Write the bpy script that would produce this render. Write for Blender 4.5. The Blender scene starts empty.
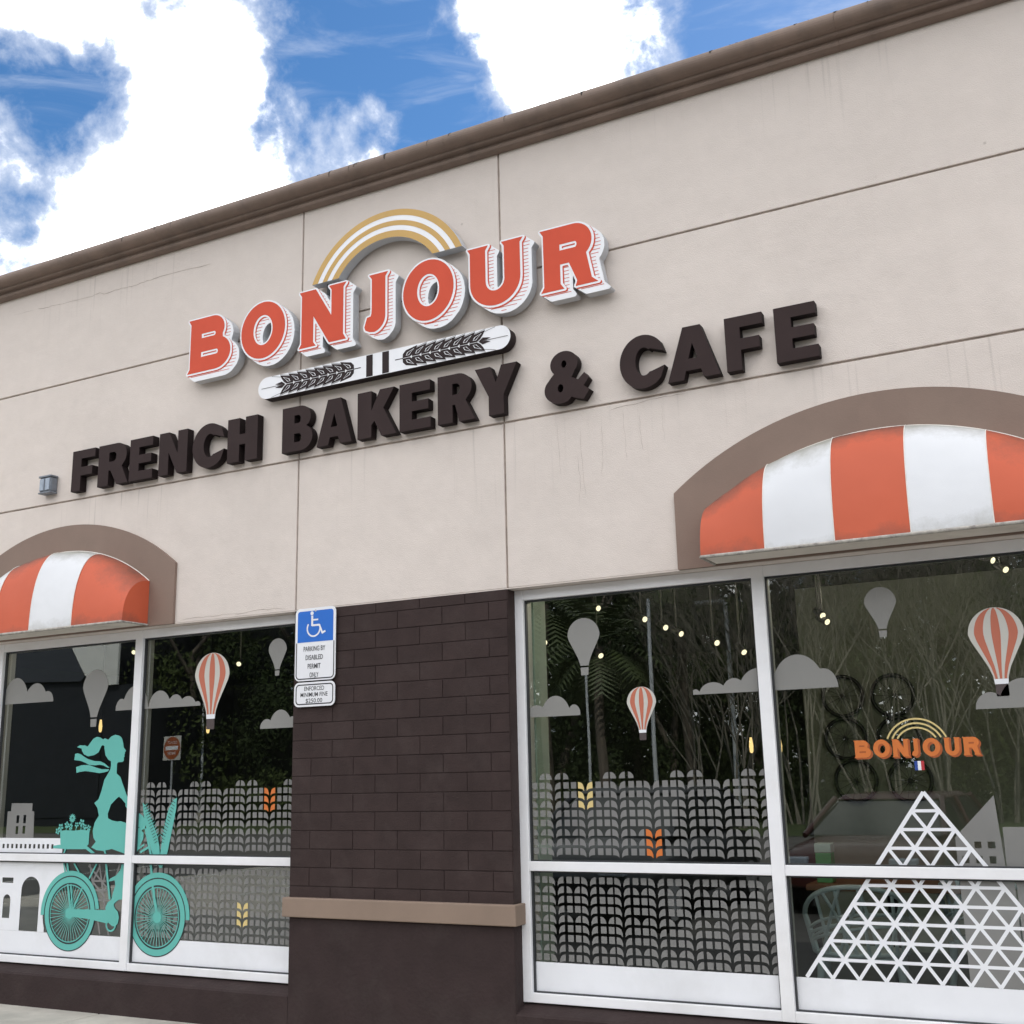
import bpy, bmesh, math, random
import numpy as np
from mathutils import Vector, Matrix
random.seed(7); rng = np.random.default_rng(7)
sc = bpy.context.scene
COL = sc.collection
pi = math.pi
R = math.radians

# ------------------------------------------------------------------ materials
MATS = {}
def new_mat(name):
    m = bpy.data.materials.new(name); m.use_nodes = True
    nt = m.node_tree; nt.nodes.clear()
    out = nt.nodes.new('ShaderNodeOutputMaterial')
    MATS[name] = m
    return m, nt, out
def N(nt, typ, **kw):
    n = nt.nodes.new(typ)
    for k, v in kw.items():
        if k in ('inp',):
            for a, b in v.items(): n.inputs[a].default_value = b
        else: setattr(n, k, v)
    return n
def pbr(name, col, rough=0.6, var=0.12, scale=6.0, bump=0.0, bscale=200.0, metal=0.0, dirt=None, dirt_amt=0.0, spec=0.5, stretch=None, island=0):
    """base colour broken up by two noises, plus a fine bump"""
    m, nt, out = new_mat(name)
    b = N(nt, 'ShaderNodeBsdfPrincipled'); L = nt.links.new
    b.inputs['Roughness'].default_value = rough; b.inputs['Metallic'].default_value = metal
    b.inputs['Specular IOR Level'].default_value = spec
    tc = N(nt, 'ShaderNodeTexCoord')
    mp = N(nt, 'ShaderNodeMapping'); L(tc.outputs['Object'], mp.inputs[0])
    if stretch: mp.inputs['Scale'].default_value = stretch
    n1 = N(nt, 'ShaderNodeTexNoise', inp={'Scale': scale, 'Detail': 6.0, 'Roughness': 0.6}); L(mp.outputs[0], n1.inputs['Vector'])
    r1 = N(nt, 'ShaderNodeMapRange', inp={'From Min': 0.3, 'From Max': 0.7, 'To Min': 1 - var, 'To Max': 1 + var}); L(n1.outputs['Fac'], r1.inputs['Value'])
    mul = N(nt, 'ShaderNodeVectorMath', operation='SCALE'); mul.inputs[0].default_value = col; L(r1.outputs[0], mul.inputs['Scale'])
    colout = mul.outputs[0]
    if island:
        ge = N(nt, 'ShaderNodeNewGeometry'); ri = N(nt, 'ShaderNodeMapRange', inp={'To Min': 1 - island, 'To Max': 1 + island}); L(ge.outputs['Random Per Island'], ri.inputs['Value'])
        m2_ = N(nt, 'ShaderNodeVectorMath', operation='SCALE'); L(colout, m2_.inputs[0]); L(ri.outputs[0], m2_.inputs['Scale']); colout = m2_.outputs[0]
    if dirt:
        n2 = N(nt, 'ShaderNodeTexNoise', inp={'Scale': scale * 0.6, 'Detail': 8.0, 'Roughness': 0.7}); L(mp.outputs[0], n2.inputs['Vector'])
        r2 = N(nt, 'ShaderNodeMapRange', inp={'From Min': 0.5, 'From Max': 0.75, 'To Min': 0.0, 'To Max': dirt_amt}); L(n2.outputs['Fac'], r2.inputs['Value'])
        mx = N(nt, 'ShaderNodeMix', data_type='RGBA'); L(r2.outputs[0], mx.inputs[0]); L(colout, mx.inputs[6]); mx.inputs[7].default_value = (*dirt, 1)
        colout = mx.outputs[2]
    L(colout, b.inputs['Base Color'])
    if bump:
        n3 = N(nt, 'ShaderNodeTexNoise', inp={'Scale': bscale, 'Detail': 3.0}); L(tc.outputs['Object'], n3.inputs['Vector'])
        bp = N(nt, 'ShaderNodeBump', inp={'Strength': bump, 'Distance': 0.004}); L(n3.outputs['Fac'], bp.inputs['Height']); L(bp.outputs[0], b.inputs['Normal'])
    L(b.outputs[0], out.inputs[0])
    return m
def emit(name, col, s):
    m, nt, out = new_mat(name)
    e = N(nt, 'ShaderNodeEmission', inp={'Color': (*col, 1), 'Strength': s}); nt.links.new(e.outputs[0], out.inputs[0]); return m

pbr('white_metal', (.84, .835, .845), .4, .05, 3, dirt=(.50, .47, .42), dirt_amt=.25, bump=.05, bscale=60)
pbr('gasket', (.03, .032, .035), .5, .1)
pbr('tan', (.235, .165, .13), .8, .07, 2.5, bump=.25, bscale=160, dirt=(.15, .105, .085), dirt_amt=.35)
pbr('band_tan', (.25, .18, .135), .75, .06, 5, bump=.15, bscale=90)
pbr('brick', (.041, .0265, .0245), .85, .16, 7, island=.07, bump=.5, bscale=90, dirt=(.068, .05, .046), dirt_amt=.55, spec=.25)
pbr('dark_stucco', (.037, .024, .023), .85, .15, 5, bump=1.0, bscale=45, dirt=(.062, .048, .044), dirt_amt=.5, spec=.25)
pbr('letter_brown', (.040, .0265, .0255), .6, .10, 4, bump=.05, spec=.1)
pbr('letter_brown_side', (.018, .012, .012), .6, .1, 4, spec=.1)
pbr('sign_red', (.60, .088, .047), .5, .06, 3, spec=.12)
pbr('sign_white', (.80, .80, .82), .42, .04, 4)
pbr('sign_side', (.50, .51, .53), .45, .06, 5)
pbr('gold', (.52, .31, .075), .42, .05, 4)
pbr('plank_dark', (.035, .025, .025), .6, .05, 4, spec=.1)
pbr('piping', (.78, .74, .68), .6, .1, 20)
pbr('underside', (.78, .72, .64), .7, .08, 4, dirt=(.25, .2, .15), dirt_amt=.3)
pbr('dirty_trim', (.40, .37, .33), .8, .35, 30, dirt=(.06, .05, .045), dirt_amt=.9)
pbr('sign_blue', (.012, .14, .56), .4, .05, 5)
pbr('black_ink', (.02, .02, .025), .5, .05, 5)
pbr('galvanised', (.50, .51, .52), .4, .06, 8, metal=.5)
pbr('grey_box', (.17, .19, .22), .45, .15, 18, dirt=(.08, .08, .085), dirt_amt=.5)
pbr('box_lens', (.30, .35, .42), .2, .2, 30)
pbr('vinyl_grey', (.24, .235, .22), .5, .03, 3)
pbr('vinyl_grey_dark', (.245, .24, .23), .5, .04, 3)
pbr('vinyl_white', (.81, .815, .84), .38, .03, 3, dirt=(.5, .49, .47), dirt_amt=.25)
pbr('vinyl_cream', (.56, .54, .49), .45, .03, 3)
pbr('vinyl_teal', (.12, .46, .40), .45, .03, 3)
pbr('vinyl_coral', (.50, .145, .085), .45, .03, 3)
pbr('vinyl_orange', (.62, .17, .035), .45, .03, 3)
pbr('vinyl_orange_dark', (.36, .085, .02), .45, .03, 3)
pbr('vinyl_yellow', (.66, .52, .22), .45, .03, 3)
pbr('vinyl_brown', (.07, .05, .05), .5, .03, 3)
pbr('flag_blue', (.02, .06, .30), .5, .03, 3)
pbr('flag_red', (.45, .03, .04), .5, .03, 3)
pbr('tile_dark', (.05, .047, .045), .4, .15, 3)
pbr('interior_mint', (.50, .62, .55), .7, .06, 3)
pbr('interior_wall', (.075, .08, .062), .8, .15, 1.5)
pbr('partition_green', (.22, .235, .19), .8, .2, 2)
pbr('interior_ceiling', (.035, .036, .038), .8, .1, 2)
pbr('panel_white', (.80, .79, .74), .6, .04, 2)
pbr('chair_blue', (.52, .62, .66), .4, .05, 4)
pbr('black_rubber', (.012, .012, .014), .5, .1, 8)
pbr('black_metal', (.02, .02, .022), .4, .1, 8)
pbr('wood_table', (.16, .075, .035), .45, .2, 6, stretch=(1, 12, 1))
pbr('green_plastic', (.06, .32, .11), .4, .05, 5)
pbr('pale_plastic', (.45, .55, .50), .4, .05, 5)
pbr('bark', (.15, .12, .095), .9, .3, 6, bump=.8, bscale=20, stretch=(3, 3, .6))
pbr('pale_bark', (.24, .215, .175), .9, .3, 6, bump=.6, bscale=20, stretch=(3, 3, .6))
pbr('leaf_dark', (.040, .058, .022), .7, .35, 1.2, spec=.15)
pbr('leaf_mid', (.065, .085, .028), .7, .35, 1.2, spec=.15)
pbr('leaf_palm', (.085, .11, .04), .55, .3, 2)
pbr('pole_paint', (.62, .64, .66), .45, .1, 4)
pbr('car_red', (.05, .008, .007), .25, .04, 3)
pbr('car_dark', (.02, .022, .028), .22, .04, 3)
pbr('car_glass', (.015, .018, .02), .08, .02, 3)
pbr('roof_gravel', (.35, .34, .32), .9, .2, 6)
pbr('pale_render', (.55, .50, .42), .8, .1, 2)
pbr('dark_wall', (.012, .014, .019), .7, .2, 2)
pbr('slate', (.045, .05, .06), .7, .1, 2)
pbr('grass', (.07, .095, .03), .9, .35, 3, bump=.6, bscale=40)
pbr('paint_line', (.70, .70, .67), .7, .15, 6, dirt=(.2, .2, .2), dirt_amt=.6)
pbr('concrete', (.47, .44, .385), .85, .16, 3, bump=.35, bscale=120, dirt=(.25, .24, .21), dirt_amt=.55)
pbr('asphalt', (.085, .082, .078), .9, .25, 5, bump=.6, bscale=70, dirt=(.16, .15, .14), dirt_amt=.6)
pbr('road', (.13, .122, .11), .9, .2, 1.0, bump=.5, bscale=60)
emit('spot_glow', (1.0, .86, .56), 1.7)
emit('amber_glow', (1.0, .66, .26), 1.5)

def stucco(name, col):
    m, nt, out = new_mat(name); L = nt.links.new
    b = N(nt, 'ShaderNodeBsdfPrincipled', inp={'Roughness': .85, 'Specular IOR Level': .3})
    tc = N(nt, 'ShaderNodeTexCoord'); sep = N(nt, 'ShaderNodeSeparateXYZ'); L(tc.outputs['Object'], sep.inputs[0])
    # broad mottling + trowel clouds
    n1 = N(nt, 'ShaderNodeTexNoise', inp={'Scale': .9, 'Detail': 5.0, 'Roughness': .55}); L(tc.outputs['Object'], n1.inputs['Vector'])
    n1b = N(nt, 'ShaderNodeTexNoise', inp={'Scale': 7.0, 'Detail': 6.0, 'Roughness': .6}); L(tc.outputs['Object'], n1b.inputs['Vector'])
    r1 = N(nt, 'ShaderNodeMapRange', inp={'From Min': .3, 'From Max': .7, 'To Min': .945, 'To Max': 1.045}); L(n1.outputs['Fac'], r1.inputs['Value'])
    r1b = N(nt, 'ShaderNodeMapRange', inp={'From Min': .3, 'From Max': .7, 'To Min': .97, 'To Max': 1.03}); L(n1b.outputs['Fac'], r1b.inputs['Value'])
    mm = N(nt, 'ShaderNodeMath', operation='MULTIPLY'); L(r1.outputs[0], mm.inputs[0]); L(r1b.outputs[0], mm.inputs[1])
    mul = N(nt, 'ShaderNodeVectorMath', operation='SCALE'); mul.inputs[0].default_value = col; L(mm.outputs[0], mul.inputs['Scale'])
    # run-off streaks below the lower joint and below the cornice
    mp = N(nt, 'ShaderNodeMapping'); mp.inputs['Scale'].default_value = (42, 1, 1.1); L(tc.outputs['Object'], mp.inputs[0])
    ns = N(nt, 'ShaderNodeTexNoise', inp={'Scale': 1.0, 'Detail': 2.0, 'Roughness': .5}); L(mp.outputs[0], ns.inputs['Vector'])
    rs = N(nt, 'ShaderNodeMapRange', inp={'From Min': .60, 'From Max': .72, 'To Min': 0, 'To Max': 1}); L(ns.outputs['Fac'], rs.inputs['Value'])
    mpx = N(nt, 'ShaderNodeMapping'); mpx.inputs['Scale'].default_value = (.9, 0, .3); L(tc.outputs['Object'], mpx.inputs[0])
    nx = N(nt, 'ShaderNodeTexNoise', inp={'Scale': 1.0, 'Detail': 1.0}); L(mpx.outputs[0], nx.inputs['Vector'])
    rx = N(nt, 'ShaderNodeMapRange', inp={'From Min': .45, 'From Max': .62}); L(nx.outputs['Fac'], rx.inputs['Value'])
    def band(top, length):
        lo = N(nt, 'ShaderNodeMapRange', inp={'From Min': top - length, 'From Max': top - .05}); L(sep.outputs['Z'], lo.inputs['Value'])
        hi = N(nt, 'ShaderNodeMath', operation='LESS_THAN'); hi.inputs[1].default_value = top; L(sep.outputs['Z'], hi.inputs[0])
        q = N(nt, 'ShaderNodeMath', operation='MULTIPLY'); L(lo.outputs[0], q.inputs[0]); L(hi.outputs[0], q.inputs[1]); return q
    q1 = band(3.47, .55); q2 = band(5.23, .5)
    h2 = N(nt, 'ShaderNodeMath', operation='MULTIPLY'); h2.inputs[1].default_value = .8; L(q2.outputs[0], h2.inputs[0])
    add = N(nt, 'ShaderNodeMath', operation='ADD'); L(q1.outputs[0], add.inputs[0]); L(h2.outputs[0], add.inputs[1])
    m1 = N(nt, 'ShaderNodeMath', operation='MULTIPLY'); L(add.outputs[0], m1.inputs[0]); L(rs.outputs[0], m1.inputs[1])
    m2 = N(nt, 'ShaderNodeMath', operation='MULTIPLY'); L(m1.outputs[0], m2.inputs[0]); L(rx.outputs[0], m2.inputs[1])
    m3 = N(nt, 'ShaderNodeMath', operation='MULTIPLY'); m3.inputs[1].default_value = .42; L(m2.outputs[0], m3.inputs[0])
    mx = N(nt, 'ShaderNodeMix', data_type='RGBA'); L(m3.outputs[0], mx.inputs[0]); L(mul.outputs[0], mx.inputs[6]); mx.inputs[7].default_value = (.27, .235, .21, 1)
    # tone turns greyer and darker towards the coping, mottled by noise
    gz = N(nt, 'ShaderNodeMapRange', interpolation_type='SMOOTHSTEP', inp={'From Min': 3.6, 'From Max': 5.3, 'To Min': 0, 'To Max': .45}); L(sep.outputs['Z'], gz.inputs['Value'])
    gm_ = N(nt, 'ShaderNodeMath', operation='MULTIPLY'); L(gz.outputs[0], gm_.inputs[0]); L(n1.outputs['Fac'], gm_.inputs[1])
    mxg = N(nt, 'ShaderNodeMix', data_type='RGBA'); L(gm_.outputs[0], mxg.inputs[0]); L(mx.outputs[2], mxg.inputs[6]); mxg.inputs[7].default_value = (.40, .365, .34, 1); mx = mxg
    # small specks
    v = N(nt, 'ShaderNodeTexVoronoi', inp={'Scale': 2.6}); L(tc.outputs['Object'], v.inputs['Vector'])
    sp = N(nt, 'ShaderNodeMapRange', inp={'From Min': .012, 'From Max': .028, 'To Min': .5, 'To Max': 0}); L(v.outputs['Distance'], sp.inputs['Value'])
    mx2 = N(nt, 'ShaderNodeMix', data_type='RGBA'); L(sp.outputs[0], mx2.inputs[0]); L(mx.outputs[2], mx2.inputs[6]); mx2.inputs[7].default_value = (.3, .25, .22, 1)
    L(mx2.outputs[2], b.inputs['Base Color'])
    n3 = N(nt, 'ShaderNodeTexNoise', inp={'Scale': 170.0, 'Detail': 4.0}); L(tc.outputs['Object'], n3.inputs['Vector'])
    n4 = N(nt, 'ShaderNodeTexNoise', inp={'Scale': 5.0, 'Detail': 3.0}); L(tc.outputs['Object'], n4.inputs['Vector'])
    ad = N(nt, 'ShaderNodeMath', operation='MULTIPLY_ADD'); ad.inputs[1].default_value = 3.0; L(n4.outputs['Fac'], ad.inputs[0]); L(n3.outputs['Fac'], ad.inputs[2])
    bp = N(nt, 'ShaderNodeBump', inp={'Strength': .7, 'Distance': .004}); L(ad.outputs[0], bp.inputs['Height']); L(bp.outputs[0], b.inputs['Normal'])
    L(b.outputs[0], out.inputs[0])
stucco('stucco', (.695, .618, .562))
pbr('joint', (.36, .295, .25), .9, .25, 14, dirt=(.12, .095, .08), dirt_amt=.6)
pbr('cornice_paint', (.205, .148, .118), .7, .14, 5, bump=.2, bscale=90, dirt=(.085, .07, .062), dirt_amt=.6, stretch=(1, 1, .35))
pbr('cornice_stain', (.03, .026, .025), .9, .3, 20)

def canvas(name, col, dirt):
    m, nt, out = new_mat(name); L = nt.links.new
    b = N(nt, 'ShaderNodeBsdfPrincipled', inp={'Roughness': .62})
    tc = N(nt, 'ShaderNodeTexCoord'); sep = N(nt, 'ShaderNodeSeparateXYZ'); L(tc.outputs['Object'], sep.inputs[0])
    n1 = N(nt, 'ShaderNodeTexNoise', inp={'Scale': 3.0, 'Detail': 8.0, 'Roughness': .7}); L(tc.outputs['Object'], n1.inputs['Vector'])
    # mildew grows on the upward-facing top of the hood
    geo = N(nt, 'ShaderNodeNewGeometry'); sn = N(nt, 'ShaderNodeSeparateXYZ'); L(geo.outputs['Normal'], sn.inputs[0])
    up = N(nt, 'ShaderNodeMapRange', inp={'From Min': .22, 'From Max': .90, 'To Min': -.14, 'To Max': .40}); L(sn.outputs['Z'], up.inputs['Value'])
    ad = N(nt, 'ShaderNodeMath', operation='ADD'); L(n1.outputs['Fac'], ad.inputs[0]); L(up.outputs[0], ad.inputs[1])
    lo_ = N(nt, 'ShaderNodeMapRange', inp={'From Min': .10, 'From Max': .005, 'To Min': 0, 'To Max': .32}); L(sep.outputs['Z'], lo_.inputs['Value'])
    ad2 = N(nt, 'ShaderNodeMath', operation='ADD'); L(ad.outputs[0], ad2.inputs[0]); L(lo_.outputs[0], ad2.inputs[1]); ad = ad2
    r = N(nt, 'ShaderNodeMapRange', inp={'From Min': .52, 'From Max': .95, 'To Min': 0, 'To Max': .9}); L(ad.outputs[0], r.inputs['Value'])
    n2 = N(nt, 'ShaderNodeTexNoise', inp={'Scale': 1.5, 'Detail': 4.0}); L(tc.outputs['Object'], n2.inputs['Vector'])
    r2 = N(nt, 'ShaderNodeMapRange', inp={'From Min': .3, 'From Max': .7, 'To Min': .93, 'To Max': 1.07}); L(n2.outputs['Fac'], r2.inputs['Value'])
    mul = N(nt, 'ShaderNodeVectorMath', operation='SCALE'); mul.inputs[0].default_value = col; L(r2.outputs[0], mul.inputs['Scale'])
    mx = N(nt, 'ShaderNodeMix', data_type='RGBA'); L(r.outputs[0], mx.inputs[0]); L(mul.outputs[0], mx.inputs[6]); mx.inputs[7].default_value = (*dirt, 1)
    L(mx.outputs[2], b.inputs['Base Color'])
    w = N(nt, 'ShaderNodeTexNoise', inp={'Scale': 420.0, 'Detail': 1.0}); L(tc.outputs['Object'], w.inputs['Vector'])
    w2 = N(nt, 'ShaderNodeTexNoise', inp={'Scale': 4.0, 'Detail': 2.0}); L(tc.outputs['Object'], w2.inputs['Vector'])
    ma = N(nt, 'ShaderNodeMath', operation='MULTIPLY_ADD'); ma.inputs[1].default_value = 11.0; L(w2.outputs['Fac'], ma.inputs[0]); L(w.outputs['Fac'], ma.inputs[2])
    bp = N(nt, 'ShaderNodeBump', inp={'Strength': .3, 'Distance': .003}); L(ma.outputs[0], bp.inputs['Height']); L(bp.outputs[0], b.inputs['Normal'])
    L(b.outputs[0], out.inputs[0])
canvas('canvas_orange', (.57, .105, .044), (.10, .06, .045))
canvas('canvas_white', (.73, .735, .75), (.27, .26, .21))

m, nt, out = new_mat('glass'); L = nt.links.new
tr = N(nt, 'ShaderNodeBsdfTransparent', inp={'Color': (.86, .93, .89, 1)})
gl = N(nt, 'ShaderNodeBsdfGlossy', inp={'Roughness': .004, 'Color': (.95, 1, .98, 1)})
fr = N(nt, 'ShaderNodeFresnel', inp={'IOR': 1.5})
fm = N(nt, 'ShaderNodeMath', operation='MULTIPLY_ADD'); fm.inputs[1].default_value = 2.4; fm.inputs[2].default_value = .035; L(fr.outputs[0], fm.inputs[0])
tc = N(nt, 'ShaderNodeTexCoord'); nw = N(nt, 'ShaderNodeTexNoise', inp={'Scale': 1.3, 'Detail': 1.0}); L(tc.outputs['Object'], nw.inputs['Vector'])
bp = N(nt, 'ShaderNodeBump', inp={'Strength': .12, 'Distance': .004}); L(nw.outputs['Fac'], bp.inputs['Height']); L(bp.outputs[0], gl.inputs['Normal'])
mx = N(nt, 'ShaderNodeMixShader'); L(fm.outputs[0], mx.inputs[0]); L(tr.outputs[0], mx.inputs[1]); L(gl.outputs[0], mx.inputs[2]); L(mx.outputs[0], out.inputs[0])

# the wheat film is a frosted print: a little of what lies behind comes through
gm = MATS['vinyl_grey_dark']; nt = gm.node_tree; L = nt.links.new
bs_ = next(n for n in nt.nodes if n.type == 'BSDF_PRINCIPLED'); ou = next(n for n in nt.nodes if n.type == 'OUTPUT_MATERIAL')
tr = N(nt, 'ShaderNodeBsdfTransparent'); nz = N(nt, 'ShaderNodeTexNoise', inp={'Scale': 2.0, 'Detail': 3.0}); mr_ = N(nt, 'ShaderNodeMapRange', inp={'From Min': .3, 'From Max': .7, 'To Min': .12, 'To Max': .34}); L(nz.outputs['Fac'], mr_.inputs['Value'])
tcg = N(nt, 'ShaderNodeTexCoord'); L(tcg.outputs['Object'], nz.inputs['Vector'])
mg_ = N(nt, 'ShaderNodeMixShader'); L(mr_.outputs[0], mg_.inputs[0]); L(bs_.outputs[0], mg_.inputs[1]); L(tr.outputs[0], mg_.inputs[2]); L(mg_.outputs[0], ou.inputs[0])

# ------------------------------------------------------------------ mesh tools
class MB:
    def __init__(s): s.v = []; s.f = []; s.m = []; s.s = []
    def add(s, vs, fs, mi=0, smooth=False):
        o = len(s.v); s.v += [tuple(map(float, p)) for p in vs]
        for f in fs: s.f.append([i + o for i in f]); s.m.append(mi); s.s.append(smooth)
        return s
    def box(s, x0, x1, y0, y1, z0, z1, mi=0):
        return s.add([(x0, y0, z0), (x1, y0, z0), (x1, y1, z0), (x0, y1, z0), (x0, y0, z1), (x1, y0, z1), (x1, y1, z1), (x0, y1, z1)],
                     [(0, 3, 2, 1), (4, 5, 6, 7), (0, 1, 5, 4), (1, 2, 6, 5), (2, 3, 7, 6), (3, 0, 4, 7)], mi)
    def sheet(s, poly, y, mi=0):
        """flat polygon in a plane parallel to the facade, facing the street"""
        a = sum(poly[i - 1][0] * poly[i][1] - poly[i][0] * poly[i - 1][1] for i in range(len(poly)))
        if a < 0: poly = poly[::-1]
        return s.add([(p[0], y, p[1]) for p in poly], [tuple(range(len(poly)))], mi)
    def plate(s, poly, y0, y1, mi=0, side=None):
        a = sum(poly[i - 1][0] * poly[i][1] - poly[i][0] * poly[i - 1][1] for i in range(len(poly)))
        if a < 0: poly = poly[::-1]
        n = len(poly); side = mi if side is None else side
        s.add([(p[0], y0, p[1]) for p in poly], [tuple(range(n))], mi)
        s.add([(p[0], y1, p[1]) for p in poly], [tuple(range(n))[::-1]], mi)
        s.add([(p[0], y, p[1]) for y in (y0, y1) for p in poly], [(i, i + n, (i + 1) % n + n, (i + 1) % n) for i in range(n)], side)
        return s
    def fill(s, loops, y0, y1, mi=0, side=None):
        """outline loops (even-odd holes) in x,z extruded from y0 (front) to y1"""
        cu = bpy.data.curves.new('outline', 'CURVE'); cu.dimensions = '2D'; cu.fill_mode = 'FRONT'
        for lp in loops:
            sp = cu.splines.new('POLY'); sp.points.add(len(lp) - 1); sp.use_cyclic_u = True
            for i, p in enumerate(lp): sp.points[i].co = (p[0], p[1], 0, 1)
        ob = bpy.data.objects.new('outline', cu); me = bpy.data.meshes.new_from_object(ob)
        vs = [(v.co.x, v.co.y) for v in me.vertices]; fs = [list(p.vertices) for p in me.polygons]
        bpy.data.objects.remove(ob); bpy.data.curves.remove(cu); bpy.data.meshes.remove(me)
        fs2 = []
        for f in fs:
            a = sum(vs[f[i - 1]][0] * vs[f[i]][1] - vs[f[i]][0] * vs[f[i - 1]][1] for i in range(len(f)))
            fs2.append(f if a > 0 else f[::-1])
        s.add([(p[0], y0, p[1]) for p in vs], fs2, mi)
        if y1 is not None:
            s.add([(p[0], y1, p[1]) for p in vs], [f[::-1] for f in fs2], mi)
            for lp in loops:
                n = len(lp)
                s.add([(p[0], y, p[1]) for y in (y0, y1) for p in lp], [(i, i + n, (i + 1) % n + n, (i + 1) % n) for i in range(n)], mi if side is None else side)
        return s
    def tube(s, pts, rad, n=6, mi=0, cap=True, smooth=True):
        pts = [Vector(p) for p in pts]; rs = rad if hasattr(rad, '__len__') else [rad] * len(pts)
        vs = []; up = None
        for i, p in enumerate(pts):
            d = (pts[min(i + 1, len(pts) - 1)] - pts[max(i - 1, 0)])
            d = d.normalized() if d.length > 1e-9 else Vector((0, 0, 1))
            if up is None: up = Vector((0, 0, 1)) if abs(d.z) < .9 else Vector((1, 0, 0))
            u = d.cross(up); u = u.normalized() if u.length > 1e-6 else Vector((1, 0, 0)); w = u.cross(d); up = w
            for k in range(n):
                a = 2 * pi * k / n; vs.append(p + (u * math.cos(a) + w * math.sin(a)) * rs[i])
        fs = [(i * n + k, i * n + (k + 1) % n, (i + 1) * n + (k + 1) % n, (i + 1) * n + k) for i in range(len(pts) - 1) for k in range(n)]
        s.add(vs, fs, mi, smooth)
        if cap:
            s.add(vs[:n], [tuple(range(n))[::-1]], mi); s.add(vs[-n:], [tuple(range(n))], mi)
        return s
    def line(s, a, b, w, y, mi=0):
        ax, az = a; bx, bz = b; dx, dz = bx - ax, bz - az; l = math.hypot(dx, dz) or 1
        nx, nz = -dz / l * w / 2, dx / l * w / 2
        return s.sheet([(ax + nx, az + nz), (bx + nx, bz + nz), (bx - nx, bz - nz), (ax - nx, az - nz)], y, mi)
    def ring(s, cx, cz, r0, r1, y, a0=0, a1=2 * pi, n=64, mi=0):
        vs = []; fs = []
        for i in range(n + 1):
            a = a0 + (a1 - a0) * i / n
            vs += [(cx + r0 * math.cos(a), y, cz + r0 * math.sin(a)), (cx + r1 * math.cos(a), y, cz + r1 * math.sin(a))]
        for i in range(n): fs.append((2 * i, 2 * i + 1, 2 * i + 3, 2 * i + 2))
        return s.add(vs, fs, mi)
    def build(s, name, mats, parent=None, bevel=0, seg=2):
        me = bpy.data.meshes.new(name)
        off = Vector(parent.matrix_world.translation) if parent else Vector()
        if parent and parent.parent: off = Vector(parent.parent.location) + Vector(parent.location)
        elif parent: off = Vector(parent.location)
        me.from_pydata([(p[0] - off.x, p[1] - off.y, p[2] - off.z) for p in s.v], [], s.f)
        mats = [mats] if isinstance(mats, str) else mats
        for k in mats: me.materials.append(MATS[k])
        me.polygons.foreach_set('material_index', s.m); me.polygons.foreach_set('use_smooth', s.s)
        me.update()
        o = bpy.data.objects.new(name, me); COL.objects.link(o)
        if parent: o.parent = parent
        if bevel:
            b = o.modifiers.new('bevel', 'BEVEL'); b.width = bevel; b.segments = seg; b.limit_method = 'ANGLE'; b.angle_limit = R(40)
        return o
def tag(o, label=None, cat=None, group=None, kind=None):
    if label: o['label'] = label
    if cat: o['category'] = cat
    if group: o['group'] = group
    if kind: o['kind'] = kind
    return o
def thing(name, label, cat, loc=(0, 0, 0), group=None):
    o = bpy.data.objects.new(name, None); o.empty_display_size = .1; COL.objects.link(o); o.location = loc
    return tag(o, label, cat, group)
def copy_tree(o, parent=None):
    c = o.copy(); COL.objects.link(c); c.parent = parent
    for ch in list(o.children): copy_tree(ch, c)
    return c
def text_polys(mb, txt, cx, cz, h, y, mi=0, width=None, bold=0.0, facing=-1):
    """lettering in the built-in face, centred at cx with cap height h"""
    cu = bpy.data.curves.new('txt', 'FONT'); cu.body = txt; cu.align_x = 'CENTER'; cu.size = 1; cu.offset = bold; cu.resolution_u = 3
    ob = bpy.data.objects.new('txt', cu); me = bpy.data.meshes.new_from_object(ob)
    vs = [v.co.copy() for v in me.vertices]; fs = [list(p.vertices) for p in me.polygons]
    bpy.data.objects.remove(ob); bpy.data.curves.remove(cu); bpy.data.meshes.remove(me)
    zs = [v.y for v in vs]; xs = [v.x for v in vs]; k = h / .70; kx = k if not width else width / (max(xs) - min(xs))
    mx_ = (max(xs) + min(xs)) / 2
    mb.add([(cx - facing * (v.x - mx_) * kx, y, cz + v.y * k) for v in vs], [f if facing < 0 else f[::-1] for f in fs], mi)

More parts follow.
